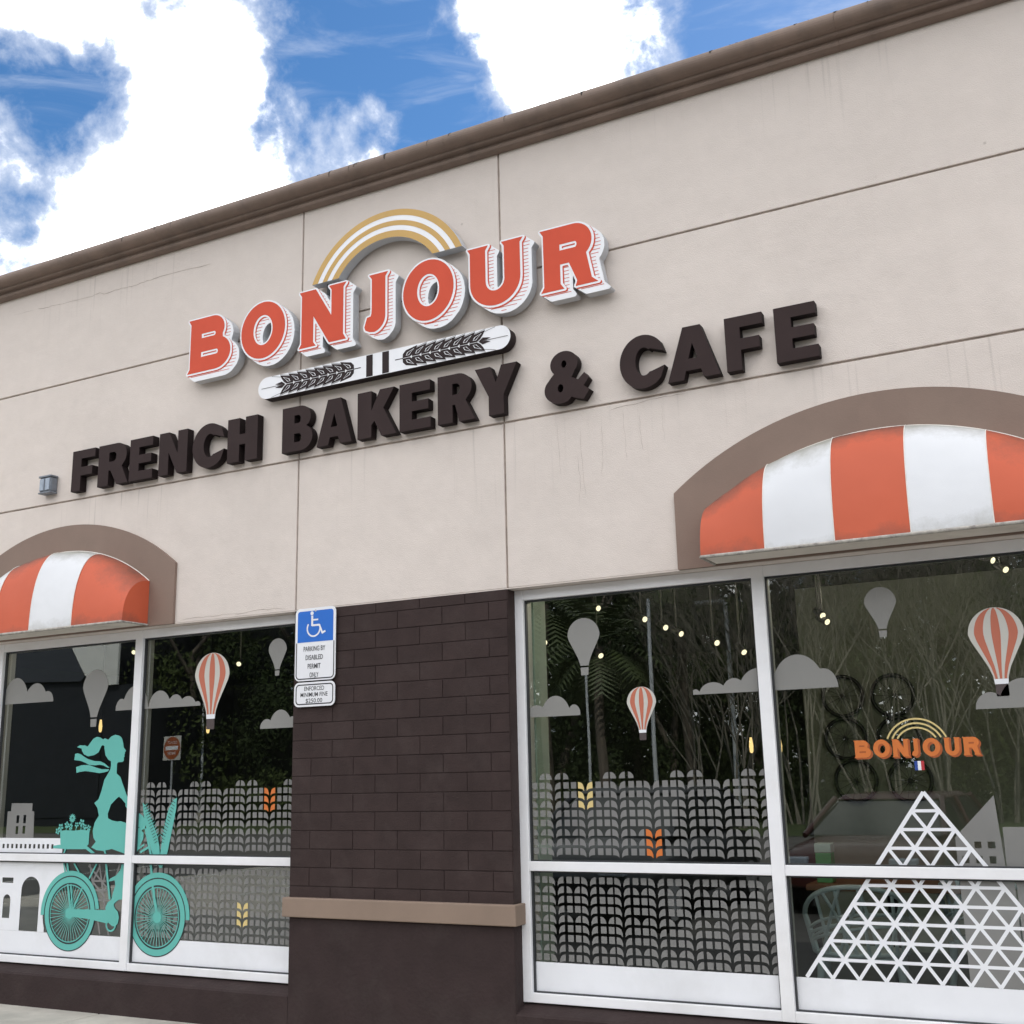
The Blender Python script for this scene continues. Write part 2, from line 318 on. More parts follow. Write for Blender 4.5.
# raster union of outlines -> clean contour loops (used for sign backings)
def raster(loops, x0, z0, nx, nz, h):
    g = np.zeros((nz, nx), bool); xs = x0 + (np.arange(nx) + .5) * h
    for j in range(nz):
        z = z0 + (j + .5) * h; hits = []
        for lp in loops:
            for i in range(len(lp)):
                (ax, az), (bx, bz) = lp[i - 1], lp[i]
                if (az <= z) != (bz <= z): hits.append(ax + (z - az) / (bz - az) * (bx - ax))
        hits.sort()
        for a, b in zip(hits[::2], hits[1::2]): g[j] |= (xs >= a) & (xs < b)
    return g
def dilate(g, r):
    o = g.copy(); k = int(math.ceil(r))
    for dj in range(-k, k + 1):
        for di in range(-k, k + 1):
            if di * di + dj * dj <= r * r: o |= np.roll(np.roll(g, dj, 0), di, 1)
    return o
def contours(g, x0, z0, h):
    f = g.astype(float)
    for _ in range(2):
        f = (np.roll(f, 1, 0) + np.roll(f, -1, 0) + 2 * f) / 4; f = (np.roll(f, 1, 1) + np.roll(f, -1, 1) + 2 * f) / 4
    f -= .5 + 1e-6
    segs = {}
    nz, nx = f.shape
    def pt(j, i, e):
        if e == 0: t = f[j, i] / (f[j, i] - f[j, i + 1]); return (round(i + t, 5), j)
        t = f[j, i] / (f[j, i] - f[j + 1, i]); return (i, round(j + t, 5))
    for j in range(nz - 1):
        for i in range(nx - 1):
            a, b, c, d = f[j, i] > 0, f[j, i + 1] > 0, f[j + 1, i + 1] > 0, f[j + 1, i] > 0
            if a == b == c == d: continue
            P = {}
            if a != b: P['s'] = pt(j, i, 0)
            if b != c: P['e'] = pt(j, i + 1, 1)
            if d != c: P['n'] = pt(j + 1, i, 0)
            if a != d: P['w'] = pt(j, i, 1)
            k = list(P)
            prs = [(k[0], k[1])] if len(k) == 2 else ([('s', 'e'), ('n', 'w')] if not a else [('s', 'w'), ('n', 'e')])
            for p, q in prs: segs.setdefault(P[p], []).append(P[q]); segs.setdefault(P[q], []).append(P[p])
    loops = []; seen = set()
    for st in segs:
        if st in seen: continue
        lp = [st]; seen.add(st); cur = st
        while True:
            nx_ = [q for q in segs[cur] if q not in seen]
            if not nx_: break
            cur = nx_[0]; seen.add(cur); lp.append(cur)
        if len(lp) > 8: loops.append(simplify([(x0 + (p[0] + .5) * h, z0 + (p[1] + .5) * h) for p in lp], h * .22))
    return loops
def simplify(lp, tol):
    def dp(p):
        if len(p) < 3: return p
        a, b = np.array(p[0]), np.array(p[-1]); d = b - a; l = np.hypot(*d) or 1e-9
        q = np.array(p[1:-1]) - a; ds = np.abs(d[0] * q[:, 1] - d[1] * q[:, 0]) / l
        k = int(ds.argmax())
        if ds[k] < tol: return [p[0], p[-1]]
        return dp(p[:k + 2])[:-1] + dp(p[k + 1:])
    n = len(lp) // 2
    return dp(lp[:n + 1])[:-1] + dp(lp[n:] + [lp[0]])[:-1]
def grow(loops, dil=0, sweep=None, h=.0035):
    xs = [p[0] for l in loops for p in l]; zs = [p[1] for l in loops for p in l]; pad = .16
    x0, z0 = min(xs) - pad, min(zs) - pad; nx = int((max(xs) + pad - x0) / h); nz = int((max(zs) + pad - z0) / h)
    g = raster(loops, x0, z0, nx, nz, h)
    if dil: g = dilate(g, dil / h)
    if sweep:
        o = g.copy(); n = int(max(abs(sweep[0]), abs(sweep[1])) / h) + 1
        for k in range(1, n + 1): o |= np.roll(np.roll(g, round(sweep[1] / h * k / n), 0), round(sweep[0] / h * k / n), 1)
        g = o
    return contours(g, x0, z0, h)
def arc(cx, cz, rx, rz, a0, a1, n=12):
    return [(cx + rx * math.cos(R(a0 + (a1 - a0) * i / n)), cz + rz * math.sin(R(a0 + (a1 - a0) * i / n))) for i in range(n + 1)]

# ------------------------------------------------------------------ camera
cam = bpy.data.cameras.new('camera'); co = bpy.data.objects.new('camera', cam); COL.objects.link(co)
Mr = [[0.8866661116280041, 0.46186163395735935, -0.022517494725524008], [-0.12387184607615215, 0.1903248503733281, -0.9738748467231589], [-0.44550978916311357, 0.8662911071970025, 0.22596624825674663]]
HC, DC = 1.435, 5.7
rot = Matrix(((Mr[0][0], -Mr[1][0], -Mr[2][0]), (Mr[0][1], -Mr[1][1], -Mr[2][1]), (Mr[0][2], -Mr[1][2], -Mr[2][2])))
co.matrix_world = Matrix.Translation((0, -DC, HC)) @ rot.to_4x4()
cam.sensor_width = 36; cam.lens = 36 * 1133.7 / 1024; cam.clip_end = 3000; cam.clip_start = .05
sc.camera = co

# ------------------------------------------------------------------ sky and sun
SUN_EL, SUN_AZ = R(46), R(20)       # sun stands behind the building; azimuth from +y towards +x
w = bpy.data.worlds.new('World'); sc.world = w; w.use_nodes = True
nt = w.node_tree; nt.nodes.clear(); L = nt.links.new
out = N(nt, 'ShaderNodeOutputWorld')
sky = N(nt, 'ShaderNodeTexSky', sky_type='NISHITA'); sky.sun_disc = False; sky.sun_elevation = SUN_EL; sky.sun_rotation = SUN_AZ
sky.air_density = 1.0; sky.dust_density = .3; sky.ozone_density = 2.5
SKY_S, CLOUD_S = .145, 3.3
hs = N(nt, 'ShaderNodeHueSaturation', inp={'Saturation': 1.26, 'Value': .96}); L(sky.outputs[0], hs.inputs['Color'])
b1 = N(nt, 'ShaderNodeBackground', inp={'Strength': SKY_S}); L(hs.outputs[0], b1.inputs[0])
b2 = N(nt, 'ShaderNodeBackground', inp={'Strength': CLOUD_S})
tc = N(nt, 'ShaderNodeTexCoord')
nA = N(nt, 'ShaderNodeTexNoise', inp={'Scale': 7.0, 'Detail': 9.0, 'Roughness': .6, 'Distortion': .15}); L(tc.outputs['Generated'], nA.inputs['Vector'])
nB = N(nt, 'ShaderNodeTexNoise', inp={'Scale': 22.0, 'Detail': 7.0, 'Roughness': .6, 'Distortion': .15}); L(tc.outputs['Generated'], nB.inputs['Vector'])
acc = None
def addv(a, b):
    n = N(nt, 'ShaderNodeMath', operation='ADD'); L(a, n.inputs[0]); L(b, n.inputs[1]); return n.outputs[0]
def blob(dirv, ang, amt, soft=.55):
    nd = N(nt, 'ShaderNodeVectorMath', operation='NORMALIZE'); L(tc.outputs['Generated'], nd.inputs[0])
    d = N(nt, 'ShaderNodeVectorMath', operation='DOT_PRODUCT'); L(nd.outputs[0], d.inputs[0]); d.inputs[1].default_value = Vector(dirv).normalized()
    r = N(nt, 'ShaderNodeMapRange', interpolation_type='SMOOTHSTEP', inp={'From Min': math.cos(R(ang)), 'From Max': math.cos(R(ang * soft * .5)), 'To Min': 0, 'To Max': amt}); L(d.outputs['Value'], r.inputs['Value'])
    return r.outputs[0]
v0 = N(nt, 'ShaderNodeMath', operation='MULTIPLY_ADD'); v0.inputs[1].default_value = 2.4; v0.inputs[2].default_value = -1.2 + .53; L(nA.outputs['Fac'], v0.inputs[0])
v1 = N(nt, 'ShaderNodeMath', operation='MULTIPLY_ADD'); v1.inputs[1].default_value = 2.0; L(nB.outputs['Fac'], v1.inputs[0])
v1s = N(nt, 'ShaderNodeMath', operation='SUBTRACT'); v1s.inputs[1].default_value = 1.0; L(v0.outputs[0], v1s.inputs[0]); L(v1s.outputs[0], v1.inputs[2])
acc = v1.outputs[0]
for dv, an, am in [((-.605, .573, .553), 10, .34), ((-.622, .628, .468), 9.5, .30), ((-.60, .61, .50), 5, .2), ((-.572, .642, .51), 4, .10), ((-.71, .548, .441), 7, .2), ((-.299, .758, .58), 7.5, .50), ((-.34, .748, .57), 3.5, .25),
                   ((-.67, .531, .519), 5.2, -.62), ((-.66, .49, .575), 4, .55), ((-.585, .655, .52), 2.2, -.25), ((-.673, .508, .538), 4, -.20), ((-.656, .563, .503), 3.6, -.35), ((-.447, .689, .57), 6.2, -.36), ((-.504, .63, .59), 4.2, -.26), ((-.507, .675, .536), 4.6, -.36), ((-.416, .732, .539), 4.6, -.36), ((-.572, .642, .51), 2.0, -.12),
                   ((-.494, .699, .517), 2.8, .75), ((-.622, .628, .468), 1.6, -.35), ((-.224, .784, .579), 5, -.55), ((-.14, .80, .583), 7, -.6), ((-.71, .548, .441), 2.0, -.35),
                   ((0, -.8, .6), 80, .36)]:
    acc = addv(acc, blob(dv, an, am, .2))
cr = N(nt, 'ShaderNodeMapRange', interpolation_type='SMOOTHSTEP', inp={'From Min': .10, 'From Max': 1.0}); L(acc, cr.inputs['Value'])
# thick cloud is white, thin and shaded cloud is blue-grey; high streaks cross the gaps
mpS = N(nt, 'ShaderNodeMapping'); mpS.inputs['Scale'].default_value = (3, 5, 16); mpS.inputs['Rotation'].default_value = (.3, .5, .2); L(tc.outputs['Generated'], mpS.inputs[0])
nS = N(nt, 'ShaderNodeTexNoise', inp={'Scale': 2.2, 'Detail': 8.0, 'Roughness': .6, 'Distortion': .8}); L(mpS.outputs[0], nS.inputs['Vector'])
rS = N(nt, 'ShaderNodeMapRange', interpolation_type='SMOOTHSTEP', inp={'From Min': .44, 'From Max': .80, 'To Min': .0, 'To Max': .42}); L(nS.outputs['Fac'], rS.inputs['Value'])
nG = N(nt, 'ShaderNodeTexNoise', inp={'Scale': 9.0, 'Detail': 5.0, 'Roughness': .55}); L(tc.outputs['Generated'], nG.inputs['Vector'])
gA = N(nt, 'ShaderNodeMath', operation='MULTIPLY_ADD'); gA.inputs[1].default_value = -1.3; L(nG.outputs['Fac'], gA.inputs[0]); L(acc, gA.inputs[2])
gR = N(nt, 'ShaderNodeMapRange', interpolation_type='SMOOTHSTEP', inp={'From Min': -.14, 'From Max': .42}); L(gA.outputs[0], gR.inputs['Value'])
cm = N(nt, 'ShaderNodeMix', data_type='RGBA'); cm.inputs[6].default_value = (.25, .275, .325, 1); cm.inputs[7].default_value = (.985, .98, .978, 1); L(gR.outputs[0], cm.inputs[0]); L(cm.outputs[2], b2.inputs['Color'])
crm = N(nt, 'ShaderNodeMath', operation='MAXIMUM'); L(cr.outputs[0], crm.inputs[0]); L(rS.outputs[0], crm.inputs[1]); cr = crm
ms = N(nt, 'ShaderNodeMixShader'); L(cr.outputs[0], ms.inputs[0]); L(b1.outputs[0], ms.inputs[1]); L(b2.outputs[0], ms.inputs[2]); L(ms.outputs[0], out.inputs[0])
sd = bpy.data.lights.new('sun', 'SUN'); sd.energy = 5.0; sd.angle = R(.5); sd.color = (1, .95, .87)
so = bpy.data.objects.new('sun', sd); COL.objects.link(so)
sv = Vector((math.sin(SUN_AZ) * math.cos(SUN_EL), math.cos(SUN_AZ) * math.cos(SUN_EL), math.sin(SUN_EL)))
so.rotation_euler = sv.to_track_quat('Z', 'Y').to_euler(); so.location = sv * 50
sc.view_settings.view_transform = 'Standard'; sc.view_settings.look = 'None'; sc.view_settings.exposure = 0; sc.view_settings.gamma = 1
sc.cycles.max_bounces = 8; sc.cycles.transparent_max_bounces = 12; sc.cycles.use_denoising = True

# ------------------------------------------------------------------ ground
g = MB(); g.add([(-900, -900, -.13), (900, -900, -.13), (900, 900, -.13), (-900, 900, -.13)], [(0, 1, 2, 3)])
tag(g.build('ground', 'asphalt'), kind='structure')
s_ = MB()
for i in range(-12, 9): s_.box(i * 1.5 + .004, i * 1.5 + 1.496, -1.65, .3, -.13, 0)
tag(s_.build('sidewalk', 'concrete', bevel=.008), kind='structure')
k = MB()
for i in range(-6, 5): k.box(i * 3 + .006, i * 3 + 2.994, -1.83, -1.655, -.14, 0.0)
tag(k.build('kerb', 'concrete', bevel=.02), kind='structure')
ap = MB()
for i in range(-4, -2):
    for j in range(3): ap.add([(i * 3.6 + .01, -1.84 - j * 3.6 - 3.59, -.125), (i * 3.6 + 3.59, -1.84 - j * 3.6 - 3.59, -.125), (i * 3.6 + 3.59, -1.84 - j * 3.6, -.125), (i * 3.6 + .01, -1.84 - j * 3.6, -.125)], [(0, 1, 2, 3)])
tag(ap.build('driveway_apron', 'concrete'), kind='structure')
lane = MB(); lane.add([(-120, -21.5, -.126), (80, -21.5, -.126), (80, -13, -.126), (-120, -13, -.126)], [(0, 1, 2, 3)])
tag(lane.build('drive_lane', 'road'), kind='structure')
verge = MB(); verge.add([(-120, -70, -.122), (80, -70, -.122), (80, -21.8, -.122), (-120, -21.8, -.122)], [(0, 1, 2, 3)])
tag(verge.build('grass_verge', 'grass'), kind='structure')
pl = MB()
for i in range(-9, 6): pl.add([(i * 2.8 - .05, -12.2, -.122), (i * 2.8 + .05, -12.2, -.122), (i * 2.8 + .05, -7, -.122), (i * 2.8 - .05, -7, -.122)], [(0, 1, 2, 3)])
tag(pl.build('parking_lines', 'paint_line'), kind='structure')

# ------------------------------------------------------------------ the building
Bd = thing('bakery_building', 'beige stucco bakery storefront with brown cornice and dark brick pier between its windows', 'building')
WB = 2.48                                           # underside of the stucco wall over the windows
XV = [-13.0, -8.74, -4.487, -2.972, 1.29, 2.8, 6.0]  # panel joints
ZH = [WB, 3.47, 4.403, 5.30]
wl = MB()
gap = .006
for a, b in zip(XV, XV[1:]):
    for c, d in zip(ZH, ZH[1:]):
        wl.box(a + gap, b - gap, 0, .03, c + (gap if c > WB else 0), d - gap)
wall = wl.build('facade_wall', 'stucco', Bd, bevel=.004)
bk = MB(); bk.box(-13, 6, .0105, .125, WB + .003, 5.38)
bk.build('expansion_joint', 'joint', Bd)
sf = MB(); sf.box(-13, 6, .04, .36, WB - .002, WB + .0015)
# lintel soffit painted like the wall
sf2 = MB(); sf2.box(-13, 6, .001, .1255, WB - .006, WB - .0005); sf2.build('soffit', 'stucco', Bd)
# hairline cracks
def crack(pts, wdt):
    ck = MB(); P2 = []
    for a, b in zip(pts, pts[1:]):
        n = 5
        for i in range(n): t = i / n; P2.append((a[0] + (b[0] - a[0]) * t + random.uniform(-.004, .004), a[1] + (b[1] - a[1]) * t + random.uniform(-.005, .005)))
    P2.append(pts[-1]); ws_ = [wdt * random.uniform(.35, 1.0) for _ in P2]; ws_[0] = ws_[-1] = wdt * .1
    vs = []
    for p, w_ in zip(P2, ws_): vs += [(p[0], -.0012, p[1] - w_ / 2), (p[0] + .3 * w_, -.0012, p[1] + w_ / 2)] if abs(pts[0][0] - pts[-1][0]) > abs(pts[0][1] - pts[-1][1]) else [(p[0] - w_ / 2, -.0012, p[1]), (p[0] + w_ / 2, -.0012, p[1])]
    ck.add(vs, [(2 * i, 2 * i + 2, 2 * i + 3, 2 * i + 1) for i in range(len(P2) - 1)]); ck.build('wall_crack', 'joint', Bd)
crack([(-7.35, 5.10), (-7.087, 5.088)], .002)
crack([(-7.087, 5.088), (-6.93, 5.079), (-6.724, 5.073), (-6.539, 5.064), (-6.407, 5.073), (-6.356, 5.049), (-6.18, 5.059), (-6.052, 5.049), (-5.927, 5.058), (-5.798, 5.065), (-5.3, 5.05)], .0045)
crack([(-5.46, 2.495), (-5.2, 2.505), (-5.0, 2.497), (-4.75, 2.508), (-4.55, 2.50)], .003)
crack([(-2.3, 3.43), (-2.05, 3.452), (-1.85, 3.45)], .003)
for x, z0, z1 in [(-2.12, 3.38, 3.16), (-1.98, 3.42, 3.2), (-2.35, 3.40, 3.05), (-2.48, 3.36, 2.95), (-2.505, 3.2, 2.9), (-2.62, 3.4, 3.1), (-2.22, 3.42, 3.12)]:
    crack([(x, z0), (x + random.uniform(-.01, .015), (z0 + z1) / 2), (x + random.uniform(-.01, .02), z1)], .0013)

# cornice: moulded profile (y, z) swept along the wall
prof = [(.0, 5.233), (-.028, 5.233), (-.05, 5.243), (-.058, 5.258), (-.046, 5.272), (-.046, 5.281), (-.085, 5.286), (-.09, 5.297), (-.088, 5.303), (-.12, 5.306)]
prof += [(-.105 - .052 * math.sin(R(a)), 5.352 - .047 * math.cos(R(a))) for a in range(20, 181, 16)]
prof += [(.0, 5.40), (.14, 5.395), (.14, 5.233)]
cn = MB(); x = -13.0; n = len(prof)
while x < 6:
    x2 = x + 2.43
    vs = [(xx, p[0], p[1]) for xx in (x + .0008, x2 - .0008) for p in prof]
    cn.add(vs, [(i, i + n, (i + 1) % n + n, (i + 1) % n) for i in range(n)]); cn.add(vs[:n], [tuple(range(n))]); cn.add(vs[n:], [tuple(range(n))[::-1]])
    x = x2
bm = bmesh.new()
cno = cn.build('cornice', 'cornice_paint', Bd, bevel=.004)
bm.from_mesh(cno.data); bmesh.ops.recalc_face_normals(bm, faces=bm.faces); bm.to_mesh(cno.data); bm.free()
# black weather runs over the nose of the cornice
st = MB()
for i in range(34):
    x = random.uniform(-7.6, -.2); wd = random.uniform(.004, .018); a0 = 180; a1 = random.uniform(60, 150)
    pts = [(-.105 - .0535 * math.sin(R(a)), 5.352 - .0485 * math.cos(R(a))) for a in np.linspace(a0, a1, 7)]
    for j, (p, q) in enumerate(zip(pts, pts[1:])):
        w0, w1 = wd * (1 - j / 7), wd * (1 - (j + 1) / 7)
        st.add([(x - w0, *p), (x + w0, *p), (x + w1, *q), (x - w1, *q)], [(0, 3, 2, 1)])
st.build('cornice_stain', 'cornice_stain', Bd)

# arch surrounds
def arch_poly(cx, hw, zb, zs, rise, n=40):
    rad = (hw * hw + rise * rise) / (2 * rise); zc = zs + rise - rad; a = math.asin(hw / rad)
    return [(cx - hw, zb), (cx + hw, zb)] + [(cx + rad * math.sin(a - 2 * a * i / n), zc + rad * math.cos(a - 2 * a * i / n)) for i in range(n + 1)]
for cx in (-6.578, -.86):
    ar = MB(); ar.plate(arch_poly(cx, 1.078, WB - .004, 2.893, .383), -.022, -.0005); ar.build('arch_surround', 'tan', Bd, bevel=.003)

# piers and base
for (px0, px1) in ((-4.487, -2.978), (1.29, 2.8), (-10.25, -8.745)):
    br = MB(); br.box(px0, px1 + .0015, .0045, .10, 0.0, WB - .007)
    zt = WB - .007; rows = [2.411 - .1062 * i for i in range(0, 16)]; lo = zt; r = 0
    bx0, bx1 = px0, px1
    for zr in [2.411 - .1062 * i for i in range(0, 17)] :
        z1, z0 = (zt if r == 0 else lo - .0026), max(zr + .0026, .75)
        if z1 - z0 < .01: break
        off = .156 if r % 2 == 1 else 0
        edges = [px0] + [e for e in [px0 + .297 - .312 + off + .312 * i for i in range(0, 6)] if px0 + .03 < e < px1 - .03] + [px1]
        for i, (a, b) in enumerate(zip(edges, edges[1:])):
            br.box(a + (.0025 if i else 0), b - (.0025 if i < len(edges) - 2 else 0), random.uniform(-.0008, .0008), .09, z0, z1)
        lo = zr; r += 1
    br.build('brick_pier', 'brick', Bd, bevel=.002)
    rv = MB(); rv.box(px1 + .0016, px1 + .0045, .004, .0888, .756, WB - .0075); rv.build('pier_return', 'brick', Bd); rv = MB(); rv.box(px0 - .0045, px0 - .0016, .004, .0888, .756, WB - .0075); rv.build('pier_return', 'brick', Bd)
    lw = MB(); lw.box(px0, px1 + .002, -.004, .1025, -.02, .647); lw.build('pier_base', 'dark_stucco', Bd, bevel=.01)
    bd = MB(); bd.box(px0 - .03, px1 + .03, -.035, .089, .645, .755); bd.build('pier_band', 'band_tan', Bd, bevel=.006)
SPANS = [(-8.742, -4.488), (-2.978, 1.289)]
for a, b in SPANS:
    bs = MB(); vs = [(xx, y, z) for xx in (a, b) for y, z in ((.001, -.02), (.001, .196), (.012, .207), (.14, .252), (.14, -.02))]
    bs.add(vs, [(0, 5, 6, 1), (1, 6, 7, 2), (2, 7, 8, 3), (3, 8, 9, 4), (4, 9, 5, 0), (0, 1, 2, 3, 4), (9, 8, 7, 6, 5)])
    bs.build('sill_wall', 'dark_stucco', Bd)

# shopfront windows
GY = .130
ZT0, ZT1 = .922, .972                               # transom
def window(x0, x1, mulls, name='shopfront_window'):
    fr = MB(); f0, f1 = .09, .205
    fr.box(x0, x0 + .055, f0, f1, .25, WB - .007); fr.box(x1 - .055, x1, f0, f1, .25, WB - .007)
    ms_ = [x0 + .0275] + mulls + [x1 - .0275]
    for m_ in mulls: fr.box(m_ - .033, m_ + .033, f0 - .002, f1, .2505, WB - .0075)
    for i, (a, b) in enumerate(zip(ms_, ms_[1:])):
        l = a + (.0275 if i == 0 else .033); r_ = b - (.0275 if i == len(ms_) - 2 else .033)
        fr.box(l, r_, f0 + .001, f1, WB - .065, WB - .0072); fr.box(l, r_, f0 + .001, f1, .2502, .298); fr.box(l, r_, f0 + .0015, f1, ZT0, ZT1)
    fo = fr.build(name, 'white_metal', Bd, bevel=.003)
    for i, (a, b) in enumerate(zip(ms_, ms_[1:])):
        l = a + (.0275 if i == 0 else .033); r_ = b - (.0275 if i == len(ms_) - 2 else .033)
        for z0, z1 in ((.298, ZT0), (ZT1, WB - .065)):
            p = MB(); p.sheet([(l, z0), (r_, z0), (r_, z1), (l, z1)], GY); p.build('pane', 'glass', fo)
            gk = MB(); t = .009
            gk.box(l, l + t, .112, .133, z0, z1); gk.box(r_ - t, r_, .112, .133, z0, z1); gk.box(l + t, r_ - t, .112, .133, z1 - t, z1); gk.box(l + t, r_ - t, .110, .133, z0, z0 + .0065)
            gk.build('gasket', 'gasket', fo)
        wb = MB(); top = []
        for q in range(161):
            xq = l + .009 + (r_ - l - .018) * q / 160; zq = .4515
            for cq in (-6.462, -5.662):
                if abs(xq - cq) < .20: zq = min(zq, .585 - math.sqrt(.20 ** 2 - (xq - cq) ** 2))
            top.append((xq, zq))
        wb.sheet([(l + .009, .302), (r_ - .009, .302)] + top[::-1], .1288); wb.build('white_film_band', 'vinyl_white', fo)
    return fo
window(-8.742, -4.488, [-7.31, -5.908])
window(-2.978, 1.289, [-1.547, -.147])
# interior of the shop, side and back walls, roof
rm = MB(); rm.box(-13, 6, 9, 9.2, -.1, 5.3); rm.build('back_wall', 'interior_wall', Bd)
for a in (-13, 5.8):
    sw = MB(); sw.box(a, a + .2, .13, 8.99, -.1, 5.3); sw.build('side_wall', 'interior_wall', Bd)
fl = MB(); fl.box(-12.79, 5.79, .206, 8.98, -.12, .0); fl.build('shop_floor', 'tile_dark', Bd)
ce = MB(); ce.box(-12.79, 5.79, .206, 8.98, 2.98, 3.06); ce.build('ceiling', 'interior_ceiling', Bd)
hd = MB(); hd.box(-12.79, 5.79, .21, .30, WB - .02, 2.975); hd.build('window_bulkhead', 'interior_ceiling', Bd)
rf = MB(); rf.box(-12.99, 5.99, .13, 9.2, 5.05, 5.2); rf.build('roof', 'roof_gravel', Bd)
for a, b in ((-4.56, -2.915), (1.22, 2.87), (-10.3, -8.67)):
    ip = MB(); ip.box(a, b, .21, .37, .0, 2.97); ip.build('interior_pier', 'interior_mint', Bd)
pw = MB(); pw.box(-2.32, .6, 4.2, 4.3, 0, 2.97); pw.build('partition_wall', 'partition_green', Bd)

# flood light box on the wall
fb = thing('wall_light', 'small grey weathered flood light box on the wall left of the brown lettering', 'light', (-6.78, 0, 3.61))
b_ = MB(); b_.box(-6.838, -6.717, -.068, -.001, 3.553, 3.661); b_.build('housing', 'grey_box', fb, bevel=.012)
b_ = MB(); b_.box(-6.842, -6.713, -.074, -.004, 3.661, 3.676); b_.box(-6.842, -6.713, -.072, -.004, 3.540, 3.552); b_.build('cap', 'grey_box', fb, bevel=.004)
b_ = MB(); b_.box(-6.828, -6.785, -.073, -.0685, 3.562, 3.652); b_.box(-6.77, -6.727, -.073, -.0685, 3.562, 3.652); b_.build('lens', 'box_lens', fb, bevel=.003)

# ------------------------------------------------------------------ brown letters
def glyph_sans(ch, w):
    s = min(.345, w * .40); t = .20
    if ch == 'F': return [[(0, 0), (s, 0), (s, .37), (w * .9, .37), (w * .9, .58), (s, .58), (s, .79), (w, .79), (w, 1), (0, 1)]]
    if ch == 'E': return [[(0, 0), (w, 0), (w, .215), (s, .215), (s, .395), (w * .93, .395), (w * .93, .60), (s, .60), (s, .785), (w * .985, .785), (w * .985, 1), (0, 1)]]
    if ch == 'H': return [[(0, 0), (s, 0), (s, .385), (w - s, .385), (w - s, 0), (w, 0), (w, 1), (w - s, 1), (w - s, .62), (s, .62), (s, 1), (0, 1)]]
    if ch == 'N': s = .29; return [[(0, 0), (s, 0), (s, .52), (w - s, 0), (w, 0), (w, 1), (w - s, 1), (w - s, .47), (s, 1), (0, 1)]]
    if ch == 'C':
        o = arc(w * .52, .5, w * .52, .515, 28, 332, 40); tip = .0
        i = arc(w * .54, .5, w * .19, .27, 318, 42, 26)
        return [[(w * .985, .64)] + o[2:-2] + [(w * .995, .365), (w * .70, .29)] + i[1:-1] + [(w * .69, .73)]]
    if ch == 'R':
        return [[(0, 0), (s, 0), (s, .36), (s + .06, .36), (w - .36, 0), (w, 0), (w - .21, .42)] + arc(w - .38, .70, .31, .30, -48, 90, 16) + [(0, 1)],
                [(s, .57), (s, .80), (w * .50, .80)] + arc(w * .50, .685, .09, .115, 90, -90, 8)[1:]]
    if ch == 'B':
        return [[(0, 0), (w * .55, 0)] + arc(w - .32, .285, .32, .285, -90, 62, 14) + arc(w - .34, .735, .29, .265, -38, 90, 14) + [(0, 1)],
                [(s, .20), (s, .39), (w * .55, .39)] + arc(w * .55, .295, .07, .095, 90, -90, 8)[1:], [(s, .62), (s, .80), (w * .53, .80)] + arc(w * .53, .71, .065, .09, 90, -90, 8)[1:]]
    if ch == 'A':
        c = w * .5
        return [[(0, 0), (.30, 0), (.345, .165), (w - .345, .165), (w - .30, 0), (w, 0), (c + .165, 1), (c - .165, 1)], [(c - .085, .385), (c + .085, .385), (c, .68)]]
    if ch == 'K': return [[(0, 0), (s, 0), (s, .26), (.42, .345), (w - .36, 0), (w, 0), (.64, .59), (w - .05, 1), (w - .40, 1), (s, .57), (s, 1), (0, 1)]]
    if ch == 'Y': c = w / 2; return [[(c - .165, 0), (c + .165, 0), (c + .165, .385), (w, 1), (w - .345, 1), (c, .66), (.345, 1), (0, 1), (c - .165, .385)]]
    if ch == '&':
        k = w / .95
        body = arc(.335, .27, .335, .285, 150, 296, 18) + [(.56, .085), (.60, .06)] + [(.80, -.005), (.93, .17), (.81, .26), (.915, .40), (.83, .52), (.70, .40)]
        up = arc(.42, .76, .285, .255, -42, 222, 24)
        return [[(p[0] * k, p[1]) for p in body + [(.57, .47)] + up + [(.14, .52)]], [(p[0] * k, p[1]) for p in arc(.42, .755, .055, .075, 0, 330, 10)], [(p[0] * k, p[1]) for p in arc(.335, .285, .06, .085, 0, 330, 10)]]
SX = 5.635 / 5.58
tx = lambda x: x * SX
tz = lambda z: HC + (z - HC) * SX
ZL0, ZL1 = tz(3.482), tz(3.783)
words_ = [('FRENCH', [('F', -6.44, -6.215), ('R', -6.178, -5.885), ('E', -5.873, -5.656), ('N', -5.598, -5.342), ('C', -5.294, -5.014), ('H', -4.988, -4.735)]),
          ('BAKERY', [('B', -4.53, -4.287), ('A', -4.254, -3.983), ('K', -3.939, -3.652), ('E', -3.628, -3.406), ('R', -3.355, -3.099), ('Y', -3.097, -2.816)]),
          ('&', [('&', -2.642, -2.355)]), ('CAFE', [('C', -2.175, -1.912), ('A', -1.90, -1.607), ('F', -1.57, -1.367), ('E', -1.304, -1.086)])]
